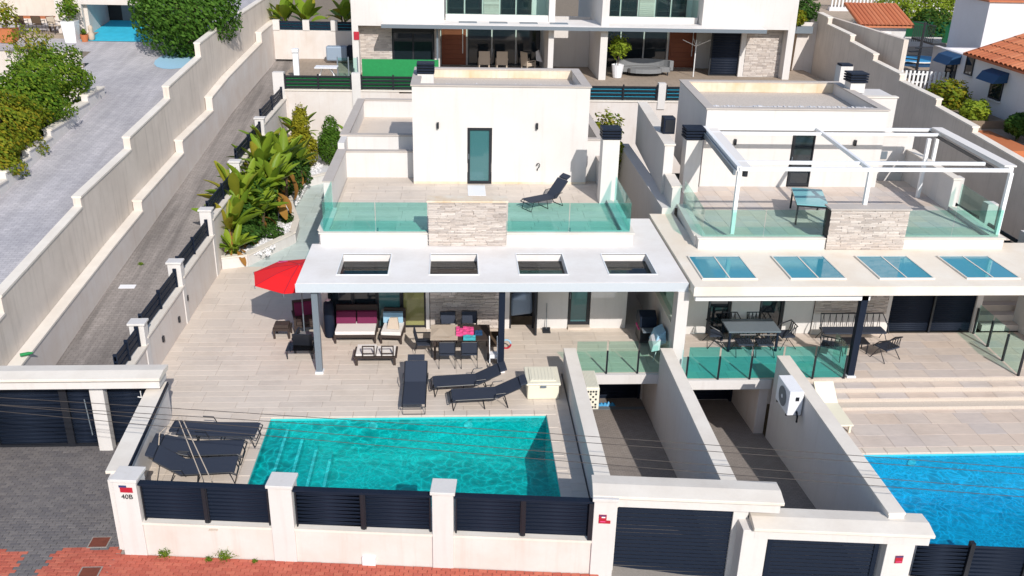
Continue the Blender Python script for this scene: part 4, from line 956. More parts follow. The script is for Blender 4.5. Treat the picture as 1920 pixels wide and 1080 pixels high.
# ================================================================== LEFT NEIGHBOUR
nb = thing('neighbour_house', 'cream house with deep porch and blue floored garage, top left', 'house', (-20, 31, 5.9))
b = MB().box(-21.8, -20.4, 31, 31.3, 5.4, 13).box(-20.4, -14.0, 31, 31.3, 7.6, 13).box(-17.0, -14.0, 31, 31.3, 5.6, 7.6).box(-32, -30, 31, 31.3, 5.5, 13).box(-32, -21.8, 31, 31.3, 9.5, 13).box(-20.4, -20.2, 31.3, 35, 5.6, 7.6)
objs('facade_wall', b, 'white_old', nb)
obj('porch_back_wall', MB().box(-30, -21.8, 33.6, 33.8, 5.5, 9.5), 'conc', nb); obj('porch_side_wall', MB().box(-21.9, -21.75, 31.3, 33.6, 5.5, 9.5), 'conc', nb)
obj('porch_floor', MB().box(-30, -19.9, 30.4, 33.6, 5.5, 6.05), 'patio', nb)
obj('garage_back', MB().box(-20.2, -16.8, 34.4, 34.6, 5.6, 7.6), 'dark', nb)
for x in (-19.4, -18.3): obj('garage_window', MB().box(x, x+.8, 34.3, 34.4, 6.3, 7.3), 'grey', nb)
struct('blue_garage_floor', MB().quad((-20.3, 29.9, YZ(29.9)+.03), (-16.0, 29.9, YZ(29.9)+.03), (-16.7, 34.3, YZ(34.3)+.03), (-20.1, 34.3, YZ(34.3)+.03)), 'bluefloor')
struct('blue_painted_ring', MB().add([(-14.3+1.1*math.cos(a*.4), 26.6+1.5*math.sin(a*.4), YZ(26.6+1.5*math.sin(a*.4))+.012) for a in range(16)], [tuple(range(16))]), 'paleblue')
t = thing('ramp_wall', 'cream retaining wall behind the left hedge', 'wall', (-24, 28, 2.5)); obj('wall_panel', MB().box(-40, -19.6, 27.9, 28.15, 1.5, 5.50), 'white_old', t)
t = thing('hedge_planter', 'low white planter wall under the left hedge', 'wall', (-16.2, 15, 3.5))
for i in range(6):
    y = 8.5+2.1*i; obj('wall_panel', MB().box(-16.4, -16.12, y, y+2.08, 2.5, YZ(y)+.62), 'white', t); obj('coping', MB().box(-16.45, -16.07, y, y+2.08, YZ(y)+.62, YZ(y)+.68), 'cope', t)
struct('planter_soil', MB().box(-19, -16.4, 8, 21.2, 1, 3.9), 'earth')
# ================================================================== RIGHT BOUNDARY AND NEIGHBOURS
wr = thing('right_boundary_wall', 'long stepped grey wall with pale coping right of the villas', 'wall', (22, 8, 0))
SEG = [(-2, 11.3, 3.0, 4.39), (11.3, 15.1, 4.39, 4.62), (15.1, 18.5, 4.87, 5.06), (18.5, 22.4, 5.38, 5.52), (22.4, 25.7, 5.83, 5.98), (25.7, 28.95, 6.31, 6.52), (28.95, 32.5, 6.85, 7.02), (32.5, 34.2, 7.4, 7.5)]
for (a, c, z0, z1) in SEG:
    obj('wall_panel', MB().hexa([(22, a, -1), (22.25, a, -1), (22.25, c, -1), (22, c, -1), (22, a, z0-.07), (22.25, a, z0-.07), (22.25, c, z1-.07), (22, c, z1-.07)]), 'conc', wr)
    obj('coping', MB().hexa([(21.95, a, z0-.07), (22.3, a, z0-.07), (22.3, c, z1-.07), (21.95, c, z1-.07), (21.95, a, z0), (22.3, a, z0), (22.3, c, z1), (21.95, c, z1)]), 'cope', wr)
struct('side_alley', MB().box(17.9, 22, 6, 33, -1, .3), 'alley')
sf2 = thing('side_fence', 'white pillars with dark rails and green cloth beside the pergola villa', 'fence', (20.2, 10, .3))
for y in (7.0, 9.6, 12.2):
    obj('pillar', MB().box(20.0, 20.4, y, y+.4, .3, 2.9+.1*(y-7)), 'white', sf2)
    for k in range(3): obj('rail', MB().box(20.15, 20.2, y+.4, y+2.6, 1.9+.2*k, 2.03+.2*k), 'navy', sf2)
    obj('wall_panel', MB().box(20.1, 20.3, y+.4, y+2.6, .3, 1.8), 'white', sf2)
struct('side_lawn', MB().box(18.2, 20.0, 7, 15, .1, .5), 'green')
RZ = lambda y: 2.5+.1*y
grid('right_garden_ground', 22.3, 80, 5, 70, lambda x, y: RZ(y), 'patio', 2, 10)
struct('terracotta_patio', MB().box(22.4, 24.0, 13.5, 17.3, 3.5, 4.22), 'pot')
struct('planting_bed', MB().box(22.4, 24.9, 17.4, 23.3, 3.5, 4.6), 'earth')
struct('lawn_strip', MB().box(25.4, 27, 12.5, 16.0, 3.5, 4.9), 'green')
rh = thing('white_house', 'white house in shade with blue awnings and terracotta roof, far right', 'house', (25.2, 20, 4.5))
objs('wing_wall', MB().box(25.2, 25.5, 12, 25.8, 3.5, 6.75).box(25.5, 34, 24.9, 25.2, 3.5, 6.75).box(25.5, 34, 12, 12.3, 3.5, 6.75), 'lilac', rh)
objs('upper_block', MB().box(27.4, 38, 25.2, 28.6, 4, 9.05), 'lilac', rh)
obj('upper_roof', MB().box(27.3, 38.1, 25.1, 28.7, 9.05, 9.13), 'terra', rh)
# tiled roof: rows of curved tiles climbing away from the eave
rt = obj('roof', MB().hexa([(24.85, 12, 6.72), (31, 12, 8.9), (31, 22.2, 8.9), (24.85, 22.2, 6.82), (24.85, 12, 6.82), (31, 12, 9.0), (31, 22.2, 9.0), (24.85, 22.2, 6.92)]), 'terra', rh)
def rtile(L, w, n=5):
    m = MB(); v = []
    for k in range(n+1):
        a = math.pi*k/n; v += [(0, -w/2*math.cos(a), w*.32*math.sin(a)), (L, -w/2*.85*math.cos(a), w*.28*math.sin(a)-.02)]
    m.add(v, [(2*k, 2*k+2, 2*k+3, 2*k+1) for k in range(n)]); return m.mesh('roof_tile', 'terra')
tm = rtile(.62, .36)
for i in range(26):
    for j in range(10):
        put('roof_tile', tm, rt, Vector((24.83+.56*j, 12.4+.375*i, 6.9+.198*j))-wloc(rt), (0, R(-19.5), 0))
for (y, z, w, h, aw) in ((23.6, 5.95, .9, .9, 1), (19.3, 5.8, .9, 1.05, 1), (21.95, 6.35, .6, .8, 0)):
    f = obj('window', MB().box(25.14, 25.2, y-w/2-.06, y+w/2+.06, z-h/2-.06, z-h/2).box(25.14, 25.2, y-w/2-.06, y+w/2+.06, z+h/2, z+h/2+.06).box(25.14, 25.2, y-w/2-.06, y-w/2, z-h/2, z+h/2).box(25.14, 25.2, y+w/2, y+w/2+.06, z-h/2, z+h/2), 'black', rh)
    obj('pane', MB().box(25.16, 25.19, y-w/2, y+w/2, z-h/2, z+h/2), 'window', f)
    if aw: obj('awning', MB().add([(25.18, y-.75, z+.75), (25.18, y+.75, z+.75), (24.75, y+.75, z+.62), (24.75, y-.75, z+.62), (24.5, y-.75, z+.25), (24.5, y+.75, z+.25), (25.18, y-.75, z+.3), (25.18, y+.75, z+.3)], [(0, 3, 2, 1), (3, 4, 5, 2), (0, 6, 4, 3), (1, 2, 5, 7)]), 'awning', rh)
    obj('sill', MB().box(25.05, 25.2, y-w/2-.1, y+w/2+.1, z-h/2-.13, z-h/2-.06), 'white', rh)
hut = thing('garden_hut', 'small white hut with orange tiled roof beyond the stepped wall', 'hut', (24.9, 31.8, 5.6))
obj('hut_wall', MB().box(23.6, 26.3, 31.4, 33.6, 5.0, 7.0), 'white', hut)
obj('hut_window', MB().box(24.3, 25.4, 31.36, 31.4, 6.3, 6.75), 'whitemetal', hut)
hr = obj('roof', MB().hexa([(23.4, 31.1, 7.0), (26.6, 31.1, 7.0), (26.6, 34, 8.0), (23.4, 34, 8.0), (23.4, 31.1, 7.1), (26.6, 31.1, 7.1), (26.6, 34, 8.1), (23.4, 34, 8.1)]), 'terra', hut)
tm2 = rtile(3.0, .26)
for i in range(13): o = put('roof_tile', tm2, hr, Vector((23.5+.25*i, 31.05, 7.11))-wloc(hr), (0, R(-19), R(90)))
t = thing('above_ground_pool', 'small bright blue oval pool beside the picket fence', 'pool', (25.9, 29.2, 5.4))
def oval(rx, ry, n=20): return [(rx*math.cos(2*math.pi*i/n), ry*math.sin(2*math.pi*i/n)) for i in range(n)]
obj('pool_wall', MB().prism(oval(1.75, 1.35), -.9, .12), 'awning', t, world=False); obj('pool_rim', MB().prism(oval(1.85, 1.45), .12, .17), 'whitemetal', t, world=False)
obj('water_surface', MB().prism(oval(1.7, 1.3), .17, .185), 'blue', t, world=False)
t = thing('pool_cover', 'folded pale teal cover hanging over the end of the oval pool', 'cover', (23.9, 28.6, 5.2)); obj('cloth', MB().hexa([(-.7, -.8, -.3), (.6, -.9, -.3), (.6, .9, -.3), (-.7, .9, -.3), (-.6, -.7, .1), (.6, -.8, .35), (.6, .8, .5), (-.3, .7, .35)]), 'paleblue', t, world=False)
pf = thing('picket_fence', 'short white picket fence left of the shaded white house', 'fence', (23.9, 24, 4.9))
for i in range(13):
    x = 22.6+.2*i; obj('picket', MB().box(x, x+.1, 24.0-.04*i, 24.04-.04*i, 4.8, 5.75), 'whitemetal', pf)
obj('rail', MB().box(22.5, 25.2, 24.05, 24.09, 5.1, 5.18).box(22.5, 25.2, 24.05, 24.09, 5.5, 5.58), 'whitemetal', pf)
ss = thing('outdoor_stair', 'dark railed outdoor stair against the shaded white house', 'stairs', (25.2, 26, 5))
for i in range(12):
    y = 24.9+.2*i; z = 7.0-.02*i; obj('baluster', MB().bar((24.6, y, z), (24.6, y, z+.85), .03), 'black', ss)
obj('handrail', MB().bar((24.6, 24.8, 7.85), (24.6, 27.2, 7.8), .05), 'black', ss); obj('landing', MB().box(24.6, 25.3, 24.8, 27.2, 6.9, 7.0), 'black', ss)
for i in range(9):
    a = i*.5; obj('stair_step', MB().bar((24.2, 25.2, 5+.22*i), (24.2+.7*math.cos(a), 25.2+.7*math.sin(a), 5+.22*i), .22, .04), 'black', ss)
obj('stair_column', MB().box(24.15, 24.25, 25.15, 25.25, 4.8, 8.0), 'black', ss)
# far white balustrade and walls at the top right
bl = thing('far_balustrade', 'long white balustrade on a pale wall at the top right', 'fence', (30, 42.5, 6.7))
obj('wall_panel', MB().box(26, 36, 42.5, 42.8, 5, 7.0), 'lilac', bl); obj('rail', MB().box(26, 36, 42.5, 42.62, 8.3, 8.42), 'whitemetal', bl)
for i in range(40): obj('baluster', MB().box(26.1+.25*i, 26.2+.25*i, 42.52, 42.6, 7.0, 8.3), 'whitemetal', bl)
struct('far_hedge_ground', MB().box(23, 50, 34, 42.4, 4.5, 5.9), 'earth')
t = thing('green_mesh_fence', 'dark green screened fence behind the small hut', 'fence', (28, 33.5, 5.7)); obj('mesh_panel', MB().box(26.5, 30.5, 33.6, 33.7, 5.6, 7.1), 'hedgefence', t)
t = thing('patio_wall', 'low cream wall around the oval pool corner', 'wall', (27, 32, 5.5)); obj('wall_panel', MB().box(26.4, 29.2, 32.6, 32.8, 5.3, 6.3), 'white', t)
t = thing('far_terrace_wall', 'grey sloping wall beside the orange tiled hut', 'wall', (23.2, 33, 6)); obj('wall_panel', MB().box(22.9, 23.15, 24.5, 40, 4.5, 7.2), 'conc', t)
t = thing('back_yard_house', 'pale wall of a far house beyond the stepped wall top right', 'wall', (26, 50, 6)); obj('wall_panel', MB().box(18, 60, 50, 50.4, 4, 14), 'white_old', t); 
# ================================================================== PLANTS
def cloud(m, c, r, n, s, lump=.25, shell=.55, flat=0):
    ph = [random.uniform(0, 6.28) for _ in range(6)]
    for _ in range(n):
        u = random.uniform(-1, 1); a = random.uniform(0, 2*math.pi); q = math.sqrt(1-u*u)
        d = Vector((q*math.cos(a), q*math.sin(a), u))
        k = 1+lump*(math.sin(4*a+ph[0]+3*u)*.5+math.sin(7*u+ph[1]+2*a)*.4+math.sin(9*a+ph[2])*.25*q)
        rr = (shell+(1-shell)*random.random()**.5)*k
        p = Vector((c[0]+d.x*r[0]*rr, c[1]+d.y*r[1]*rr, c[2]+d.z*r[2]*rr))
        ax = (d+Vector((random.gauss(0, .55), random.gauss(0, .55), random.gauss(0, .55)))).normalized()
        t1 = ax.cross(Vector((random.random(), random.random(), random.random()+.1))).normalized(); t2 = ax.cross(t1)
        ss = s*random.uniform(.6, 1.3); t1 *= ss; t2 *= ss*.45
        m.add([p-t1*.5, p+t2*.5, p+t1*.5, p-t2*.5], [(0, 1, 2, 3)])
    return m
def bush(name, label, cat, c, r, n, s, mat, trunk=.05, group=None, lump=.25, zb=None):
    t = thing(name, label, cat, (c[0], c[1], zb if zb is not None else c[2]-r[2]), 0, group)
    obj('crown', cloud(MB(), c, r, n, s, lump), mat, t)
    zz = t.location.z
    m = MB()
    for k in range(3):
        a = k*2.1; m.tube([(c[0], c[1], zz-.1), (c[0]+.2*r[0]*math.cos(a), c[1]+.2*r[1]*math.sin(a), c[2]), (c[0]+.5*r[0]*math.cos(a), c[1]+.5*r[1]*math.sin(a), c[2]+r[2]*.4)], [trunk, trunk*.7, trunk*.4], 6)
    obj('trunk', m, 'bark', t); return t
p = aty(347, 8, 28)
bush('round_tree', 'big dense round green tree in front of the left garage', 'tree', (p.x, 28, p.z), (2.8, 2.8, 2.75), 14000, .24, 'treeleaf', .16, lump=.08, zb=5.6)
for (u, v, z, r, mt, lb) in ((6, 292, 4.35, 1.25, 'bushy', 'yellow green hedge bush nearest the lower left of the row'), (38, 243, 4.8, 1.45, 'bushy', 'orange tinged hedge bush in the middle of the left row'),
                             (84, 196, 5.3, 1.5, 'bush', 'fresh green hedge bush with long shoots in the left row'), (128, 150, 5.7, 1.55, 'bush', 'green hedge bush at the upper end of the left row')):
    q = atz(u-34, v-4, z); bush('hedge_bush', lb, 'bush', (q.x, q.y, z), (r*1.05, r*1.15, r*.85), 8000, .17, mt, .08, 'hedge bushes in the left planter', .30)
q = atz(190, 255, 3.0)
bush('conifer', 'golden cone shaped conifer on white gravel', 'conifer', (-7.85, 24.2, 1.35), (.78, .75, 1.0), 4200, .16, 'gold', .06, lump=.18, zb=.35)
o = obj('crown_top', cloud(MB(), (-7.85, 24.2, 2.6), (.42, .42, 1.05), 2000, .15, .15), 'gold', bpy.data.objects['conifer'])
bush('conifer', 'rounded green conifer right of the golden one', 'conifer', (-6.45, 24.9, 1.35), (.75, .75, 1.0), 3800, .14, 'conif', .06, lump=.1, zb=.35)
obj('crown_top', cloud(MB(), (-6.45, 24.9, 2.25), (.42, .42, .7), 1200, .13, .12), 'conif', bpy.data.objects['conifer.001'])
# broad leaved plants
def leaf_mesh(L, w, droop, fold=.25):
    m = MB(); n = 7; v = []
    for i in range(n+1):
        k = i/n; s = k*L; x = s*math.cos(droop*k*.6); z = -droop*.35*L*k*k
        ww = w*(.12 if k < .18 else math.sin(math.pi*min(1, (k-.12)/.92))**.75)*.5
        if k < .18: ww = .02
        v += [(x, -ww, z+ww*fold), (x, 0, z), (x, ww, z+ww*fold)]
    f = []
    for i in range(n):
        a = i*3; f += [(a, a+1, a+4, a+3), (a+1, a+2, a+5, a+4)]
    return m.add(v, f)
LM = [leaf_mesh(1.0, .30, d, fo) for d, fo in ((.3, .5), (.7, .35), (1.2, .3), (.1, .7))]
LMm = [m.mesh('leaf', 'banana', True) for m in LM]; LMd = [LM[2].mesh('leaf', 'dryleaf', True), leaf_mesh(.9, .2, 2.0, .1).mesh('leaf', 'dryleaf', True)]
def broad(name, label, cat, x, y, z, h, n, size, group='broad leaved plants in the planter', dry=3, spread=1.0):
    t = thing(name, label, cat, (x, y, z), random.uniform(0, 6), group)
    m = MB()
    for k in range(3):
        a = k*2.1; m.tube([(.08*math.cos(a), .08*math.sin(a), -.1), (.14*math.cos(a), .14*math.sin(a), h*.5), (.2*math.cos(a), .2*math.sin(a), h*(1-.15*k))], [.07, .06, .045], 6)
    obj('stem', m, 'bark' if h > .5 else 'banana', t, world=False)
    for i in range(n+dry):
        a = i*2.399+random.uniform(-.3, .3); el = random.uniform(.45, 1.35) if i < n else random.uniform(-.9, -.2)
        s = size*random.uniform(.75, 1.15); o = put('leaf', random.choice(LMm if i < n else LMd), t, (.12*math.cos(a), .12*math.sin(a), h*random.uniform(.7, 1.0) if i < n else h*.75), (random.uniform(-.4, .4), -el, a))
        o.scale = (s, s*spread, s)
    return t
SP = [(-8.72, 11.6, .45, .25, 9, .85, 'short broad leaved plant at the front tip of the raised planter'),
      (-8.75, 13.1, .45, 1.0, 13, 1.2, 'broad leaved plant behind the front planter tip, leaning over the lane wall'),
      (-8.95, 12.3, .45, .9, 13, 1.3, 'broad leaved plant growing through the rails above the first planter bend'),
      (-9.0, 14.2, .45, 1.3, 14, 1.45, 'wide broad leaved plant hanging over the lane side of the planter'),
      (-8.2, 16.4, .45, 1.4, 13, 1.3, 'broad leaved plant with yellow leaves at the planter corner'),
      (-8.15, 13.9, .45, .9, 12, 1.1, 'broad leaved plant beside the white gravel with orange dry leaves'),
      (-8.75, 15.1, .45, 1.5, 13, 1.3, 'tall broad leaved plant over the second lane pillar'),
      (-7.9, 15.7, .45, 1.7, 14, 1.35, 'tall broad leaved plant with flower stalks in the middle of the planter'),
      (-8.6, 17.2, .45, 2.0, 14, 1.4, 'tallest broad leaved plant in the middle of the planter'),
      (-7.9, 18.4, .45, 1.9, 13, 1.3, 'broad leaved plant with hanging dry orange leaves behind the tallest one'),
      (-8.8, 19.6, .45, 2.2, 12, 1.3, 'broad leaved plant next to the far lane rail'),
      (-7.6, 20.3, .45, 1.3, 11, 1.1, 'dark broad leaved plant at the far bend of the planter'),
      (-8.2, 24.9, .45, 1.9, 9, 1.1, 'upright broad leaved plant left of the golden conifer'),
      (-5.4, 25.6, .45, 1.3, 9, 1.1, 'broad leaved plant half hidden behind the villa parapet')]
for (x, y, z, h, n, s, lb) in SP: broad('broad_leaved_plant', lb, 'plant', x+.12, y, z, h, n+12, s*1.12, dry=6, spread=.85)
for (x, y, h, s, lb) in ((-10.6, 37.2, 1.4, 1.5, 'lush banana plant at the left of the blue railed wall'), (-9.3, 37.4, 1.3, 1.5, 'yellowing banana plant behind the blue rails'), (-6.9, 37.3, 1.5, 1.5, 'banana plant with dry brown leaves next to the back house')):
    broad('banana_plant', lb, 'plant', x, y, 5.0, h, 14, s, 'banana plants behind the back wall', 5, 1.4)
for (x, y, r, hh, lb) in ((-8.3, 12.9, .6, .9, 'dark leafy shrub at the foot of the first broad leaved plants'), (-8.1, 15.0, .7, 1.1, 'dark leafy shrub below the tall plant over the second pillar'), (-8.4, 17.0, .8, 1.3, 'dense dark shrub below the tallest broad leaved plant'), (-7.9, 19.4, .8, 1.3, 'dark round shrub at the far side of the broad leaved plants'), (-7.6, 21.2, .6, .8, 'small dark shrub at the far gravel bend')):
    bush('planter_shrub', lb, 'shrub', (x, y, .4+hh*.8), (r, r, hh), 1500, .22, 'dkleaf', .03, zb=.36)
pl = thing('raised_planter', 'white angular raised planter filled with white gravel', 'planter', (-8, 16, 0))
ring = [(-9.0, 11.15), (-8.1, 11.45), (-6.75, 14.0), (-6.85, 15.6), (-7.6, 18.3), (-7.35, 22.2), (-4.9, 24.4)]
for a, c in zip(ring, ring[1:]):
    obj('planter_wall', strip(MB(), a, c, .22, -.03, .42), 'white', pl); obj('coping', strip(MB(), a, c, .28, .42, .47), 'cope', pl)
obj('gravel_bed', MB().prism(ring+[(-4.9, 26.9), (-9.0, 26.9)], 0, .36), 'gravel', pl)
m = MB()
for _ in range(2500):
    i = random.random(); x = random.uniform(-8.9, -6.9); y = random.uniform(11.6, 26)
    if x > -7.2 and not (13.6 < y < 16 or y > 22.8): continue
    s = random.uniform(.02, .05); m.add([(x-s, y-s, .36), (x+s, y-s, .36), (x, y+s, .36), (x, y, .36+s*1.3)], [(0, 1, 3), (1, 2, 3), (2, 0, 3)])
obj('white_pebbles', m, 'gravel', pl, kind='stuff')
bush('low_shrub', 'small grey green shrub on the white gravel', 'shrub', (-7.45, 13.6, .62), (.42, .4, .32), 500, .14, 'dkleaf', .02, zb=.36)
bush('low_shrub', 'small dark spiky shrub higher on the white gravel', 'shrub', (-7.25, 15.6, .62), (.3, .3, .3), 350, .16, 'dkleaf', .02, zb=.36)
bush('garden_shrub', 'yellow green shrub between the two villas', 'shrub', (6.7, 17.5, 3.2), (.8, .8, 1.6), 1800, .22, 'bushy', .05, zb=0)
p = atz(65, 78, 6.0); bush('garden_shrub', 'sparse yellow shrub above the cream ramp wall', 'shrub', (-21.9, 27.4, 6.1), (1.2, .8, .75), 800, .17, 'bushy', .05, lump=.35, zb=4.5)
RB = [((23.6, 20.6, 5.1), 1.0, 'bushy', 'yellow flowering bush along the garden bed at right'), ((23.6, 18.0, 4.9), .65, 'lime', 'small lime bush below the flowering bush'), ((24.5, 15.8, 4.8), .6, 'dkleaf', 'dark bush beside the terracotta patio'),
      ((27.8, 36.5, 7.0), 1.8, 'lime', 'lime bush left below the far balustrade'), ((30.0, 37.0, 7.3), 2.0, 'lime', 'bright lime bush in the middle below the balustrade'), ((32.0, 38.0, 7.9), 2.0, 'lime', 'tall lime bush nearest the lilac house wall'), ((29.4, 34.4, 6.9), 1.2, 'dkleaf', 'dark bush over the green mesh fence'),
      ((20.6, 33.7, 7.2), .5, 'bushy', 'yellow plant in the dark planter by the back houses'), ((21.7, 36.0, 7.4), 1.0, 'dkleaf', 'dark shrub behind the right rear wall'), ((34.2, 30.5, 9.5), 1.8, 'dkleaf', 'dark tree crown behind the lilac house at the corner')]
for i, (c, r, mt, lb) in enumerate(RB): bush('garden_bush', lb, 'bush', c, (r, r, r*.8), 1500 if r < 1.5 else 2600, .22, mt, .05, zb=RZ(c[1]) if c[0] > 22 else 4.05)
def potted(name, label, x, y, z, r, h, pm, lm, lr, n=400, square=False, lh=None):
    t = thing(name, label, 'potted plant', (x, y, z))
    if square: obj('pot', MB().add([(-r*.8, -r*.8, 0), (r*.8, -r*.8, 0), (r*.8, r*.8, 0), (-r*.8, r*.8, 0), (-r, -r, h), (r, -r, h), (r, r, h), (-r, r, h)], [(3, 2, 1, 0), (4, 5, 6, 7), (0, 1, 5, 4), (1, 2, 6, 5), (2, 3, 7, 6), (3, 0, 4, 7)]), pm, t, world=False)
    else: obj('pot', MB().lathe([(r*.6, 0), (r*.7, .02), (r, h), (r*.9, h), (r*.85, h-.05)], n=14), pm, t, world=False, smooth=False)
    obj('stem', MB().tube([(0, 0, h-.05), (.02, 0, h+lr*.9)], .03), 'bark', t, world=False)
    obj('leaves', cloud(MB(), (0, 0, h+(lh or lr)), (lr, lr, lr*1.1), n, .2, .3, .2), lm, t, world=False); return t
potted('potted_palm', 'round green potted tree in a white pot on the back terrace', 9.3, 30.6, 4.05, .36, .75, 'paper', 'lime', .6, 700, False, 1.0)
potted('potted_shrub', 'shrub in a square white pot beside the blue garage floor', -20.7, 29.9, 5.75, .36, 1.1, 'paper', 'bush', .6, 500, True)
potted('potted_shrub', 'orange square pot with palm leaves at the far left edge', -23.9, 29.6, 5.75, .42, .7, 'pot', 'bushy', .7, 500, True)
potted('potted_shrub', 'small red pot beside the white square pot', -20.05, 29.9, 5.75, .22, .4, 'pot', 'bush', .15, 60)
def weed(label, x, y, s, n):
    t = thing('weed', label, 'weed', (x, y, -.80)); m = MB()
    for i in range(n):
        a = random.uniform(0, 6.28); l = s*random.uniform(.4, 1.1); e = random.uniform(.3, 1.3); q = Vector((math.cos(a)*math.cos(e), math.sin(a)*math.cos(e), math.sin(e)))*l
        m.tube([(0, 0, 0), q*.6+Vector((0, 0, .02)), q], [.004, .003, .002], 3)
    obj('stalks', m, 'lime', t, world=False); obj('leaves', cloud(MB(), (0, 0, s*.35), (s*.55, s*.4, s*.35), n*9, .05, .4, .1), 'bush', t, world=False)
weed('straggly weed growing at the foot of the left street wall', -6.7, fl(-6.7)-.05, .30, 22)
weed('taller weed with dry stalks under the middle of the street wall', -5.3, fl(-5.3)-.05, .38, 26)
weed('low leafy weed left of the taller dry weed', -5.65, fl(-5.65)-.12, .16, 14)
weed('tiny weed near the second street pillar', -4.6, fl(-4.6)-.1, .12, 8)
# ================================================================== FURNITURE
def lounger(label, x, y, z, rz, up=.9, group='black sun loungers', L=1.9, w=.62):
    t = thing('sun_lounger', label, 'sun lounger', (x, y, z), rz, group); h = .34; a = L/2; k = .32
    bl = a-k+.0; c, s = math.cos(up), math.sin(up); B = .72; ex, ez = k+B*c, h+B*s
    t_ = .025
    obj('sling', MB().hexa([(-a, -w/2, h), (k, -w/2, h), (k, w/2, h), (-a, w/2, h), (-a, -w/2, h+t_), (k, -w/2, h+t_), (k, w/2, h+t_), (-a, w/2, h+t_)]), 'mesh', t, world=False)
    obj('backrest', MB().hexa([(k, -w/2, h), (ex, -w/2, ez), (ex, w/2, ez), (k, w/2, h), (k-.01, -w/2, h+t_), (ex-.01, -w/2, ez+t_), (ex-.01, w/2, ez+t_), (k-.01, w/2, h+t_)]), 'mesh', t, world=False)
    hx, hz = ex+.2*math.cos(up*.6), ez+.2*math.sin(up*.6)
    obj('headrest', MB().hexa([(ex-.0, -w*.4, ez+.03), (hx, -w*.4, hz+.03), (hx, w*.4, hz+.03), (ex, w*.4, ez+.03), (ex, -w*.4, ez+.08), (hx, -w*.4, hz+.08), (hx, w*.4, hz+.08), (ex, w*.4, ez+.08)]), 'mesh', t, world=False)
    m = MB()
    for sy in (-1, 1):
        yy = sy*(w/2+.015); m.tube([(-a-.05, yy, h-.06), (-a+.08, yy, h+.01), (k, yy, h+.01), (ex, yy, ez+.01)], .016, 6)
    m.tube([(-a-.05, -w/2, h-.06), (-a-.05, w/2, h-.06)], .016, 6); m.tube([(ex, -w/2, ez+.01), (ex, w/2, ez+.01)], .016, 6)
    obj('frame', m, 'black', t, world=False)
    for (xa, xb) in ((-a+.12, -a+.02), (-.1, -.04), (k+.15, k+.30)):
        zt = h if xa < k else h+(xa-k)*math.tan(up)*.2
        obj('leg', MB().tube([(xa, -w/2, zt), (xb, -w/2, .015), (xb, w/2, .015), (xa, w/2, zt)], .014, 6), 'black', t, world=False)
    for sy in (-1, 1): obj('armrest', MB().tube([(k-.12, sy*(w/2+.05), h), (k-.05, sy*(w/2+.05), h+.16), (k+.22, sy*(w/2+.05), h+.18)], .014, 6), 'black', t, world=False)
    return t
lounger('black sun lounger set square to the pool, left of two others', -1.18, 1.0, 0, R(90), .5)
lounger('black sun lounger right behind the one at the pool edge, by the steel post', .28, 1.42, 0, R(6), .42)
lounger('black sun lounger closest to the pool edge beside the cream storage box', .82, .62, 0, R(5), .42)
lounger('black sun lounger on the upper terrace with steep backrest', 3.15, 8.85, 3.25, R(32), .85, L=1.6, w=.54)
lounger('flat black sun lounger farthest back in the left corner group', -6.1, -1.35, .12, R(178), .06, w=.64)
lounger('black sun lounger in the middle of the left corner group', -6.35, -2.08, .03, R(182), .3, w=.64)
lounger('black sun lounger nearest the street screen in the left corner group', -6.35, -2.84, 0, R(184), .65, w=.66)
t = thing('folded_parasol_frame', 'thin pale poles leaning across the left corner loungers', 'poles', (-6.7, -2.6, 0))
for (a, c) in (((-7.1, -1.5, .95), (-5.9, -3.9, .65)), ((-7.0, -1.5, .95), (-5.7, -3.9, .65)), ((-7.35, -2.2, .9), (-7.1, -1.5, .95)), ((-7.35, -2.2, .9), (-7.2, -3.3, .2))): obj('pole', MB().tube([a, c], .013, 6), 'beige', t)
# umbrella
um = thing('red_umbrella', 'big red garden umbrella half under the left edge of the villa roof', 'umbrella', (-4.88, 4.75, 0))
n = 8; m = MB(); v = [(0, 0, 2.66)]
for ringk, (rr, zz) in enumerate(((.75, 2.53), (1.5, 2.30))):
    for i in range(n):
        a = R(215)+2*math.pi*i/n; v.append((rr*math.cos(a), rr*math.sin(a), zz+(.0 if ringk else 0)))
f = [(0, 1+i, 1+(i+1) % n) for i in range(n)]+[(1+i, 9+i, 9+(i+1) % n, 1+(i+1) % n) for i in range(n)]
m.add(v, f); o = obj('canopy', m, 'red', um, world=False); sm = o.modifiers.new('thick', 'SOLIDIFY'); sm.thickness = .008
obj('pole', MB().tube([(0, 0, 0), (0, 0, 2.66)], .022, 8), 'grey', um, world=False); obj('base', MB().lathe([(.001, 0), (.26, 0), (.26, .06), (.05, .1), (.001, .1)], n=18), 'grey', um, world=False)
for i in range(n):
    a = R(215)+2*math.pi*i/n; obj('rib', MB().tube([(0, 0, 2.62), (1.5*math.cos(a), 1.5*math.sin(a), 2.28)], .008, 4), 'grey', um, world=False)
    obj('tip', MB().box(-.02, .02, -.02, .02, 0, .1).v and MB().tube([(1.5*math.cos(a), 1.5*math.sin(a), 2.2), (1.52*math.cos(a), 1.52*math.sin(a), 2.31)], .012, 5), 'grey', um, world=False)
for i in range(n):
    a = R(215)+2*math.pi*i/n; obj('seam', MB().bar((.05*math.cos(a), .05*math.sin(a), 2.668), (.75*math.cos(a), .75*math.sin(a), 2.54), .022, .006).bar((.75*math.cos(a), .75*math.sin(a), 2.54), (1.5*math.cos(a), 1.5*math.sin(a), 2.31), .022, .006), 'signred', um, world=False)
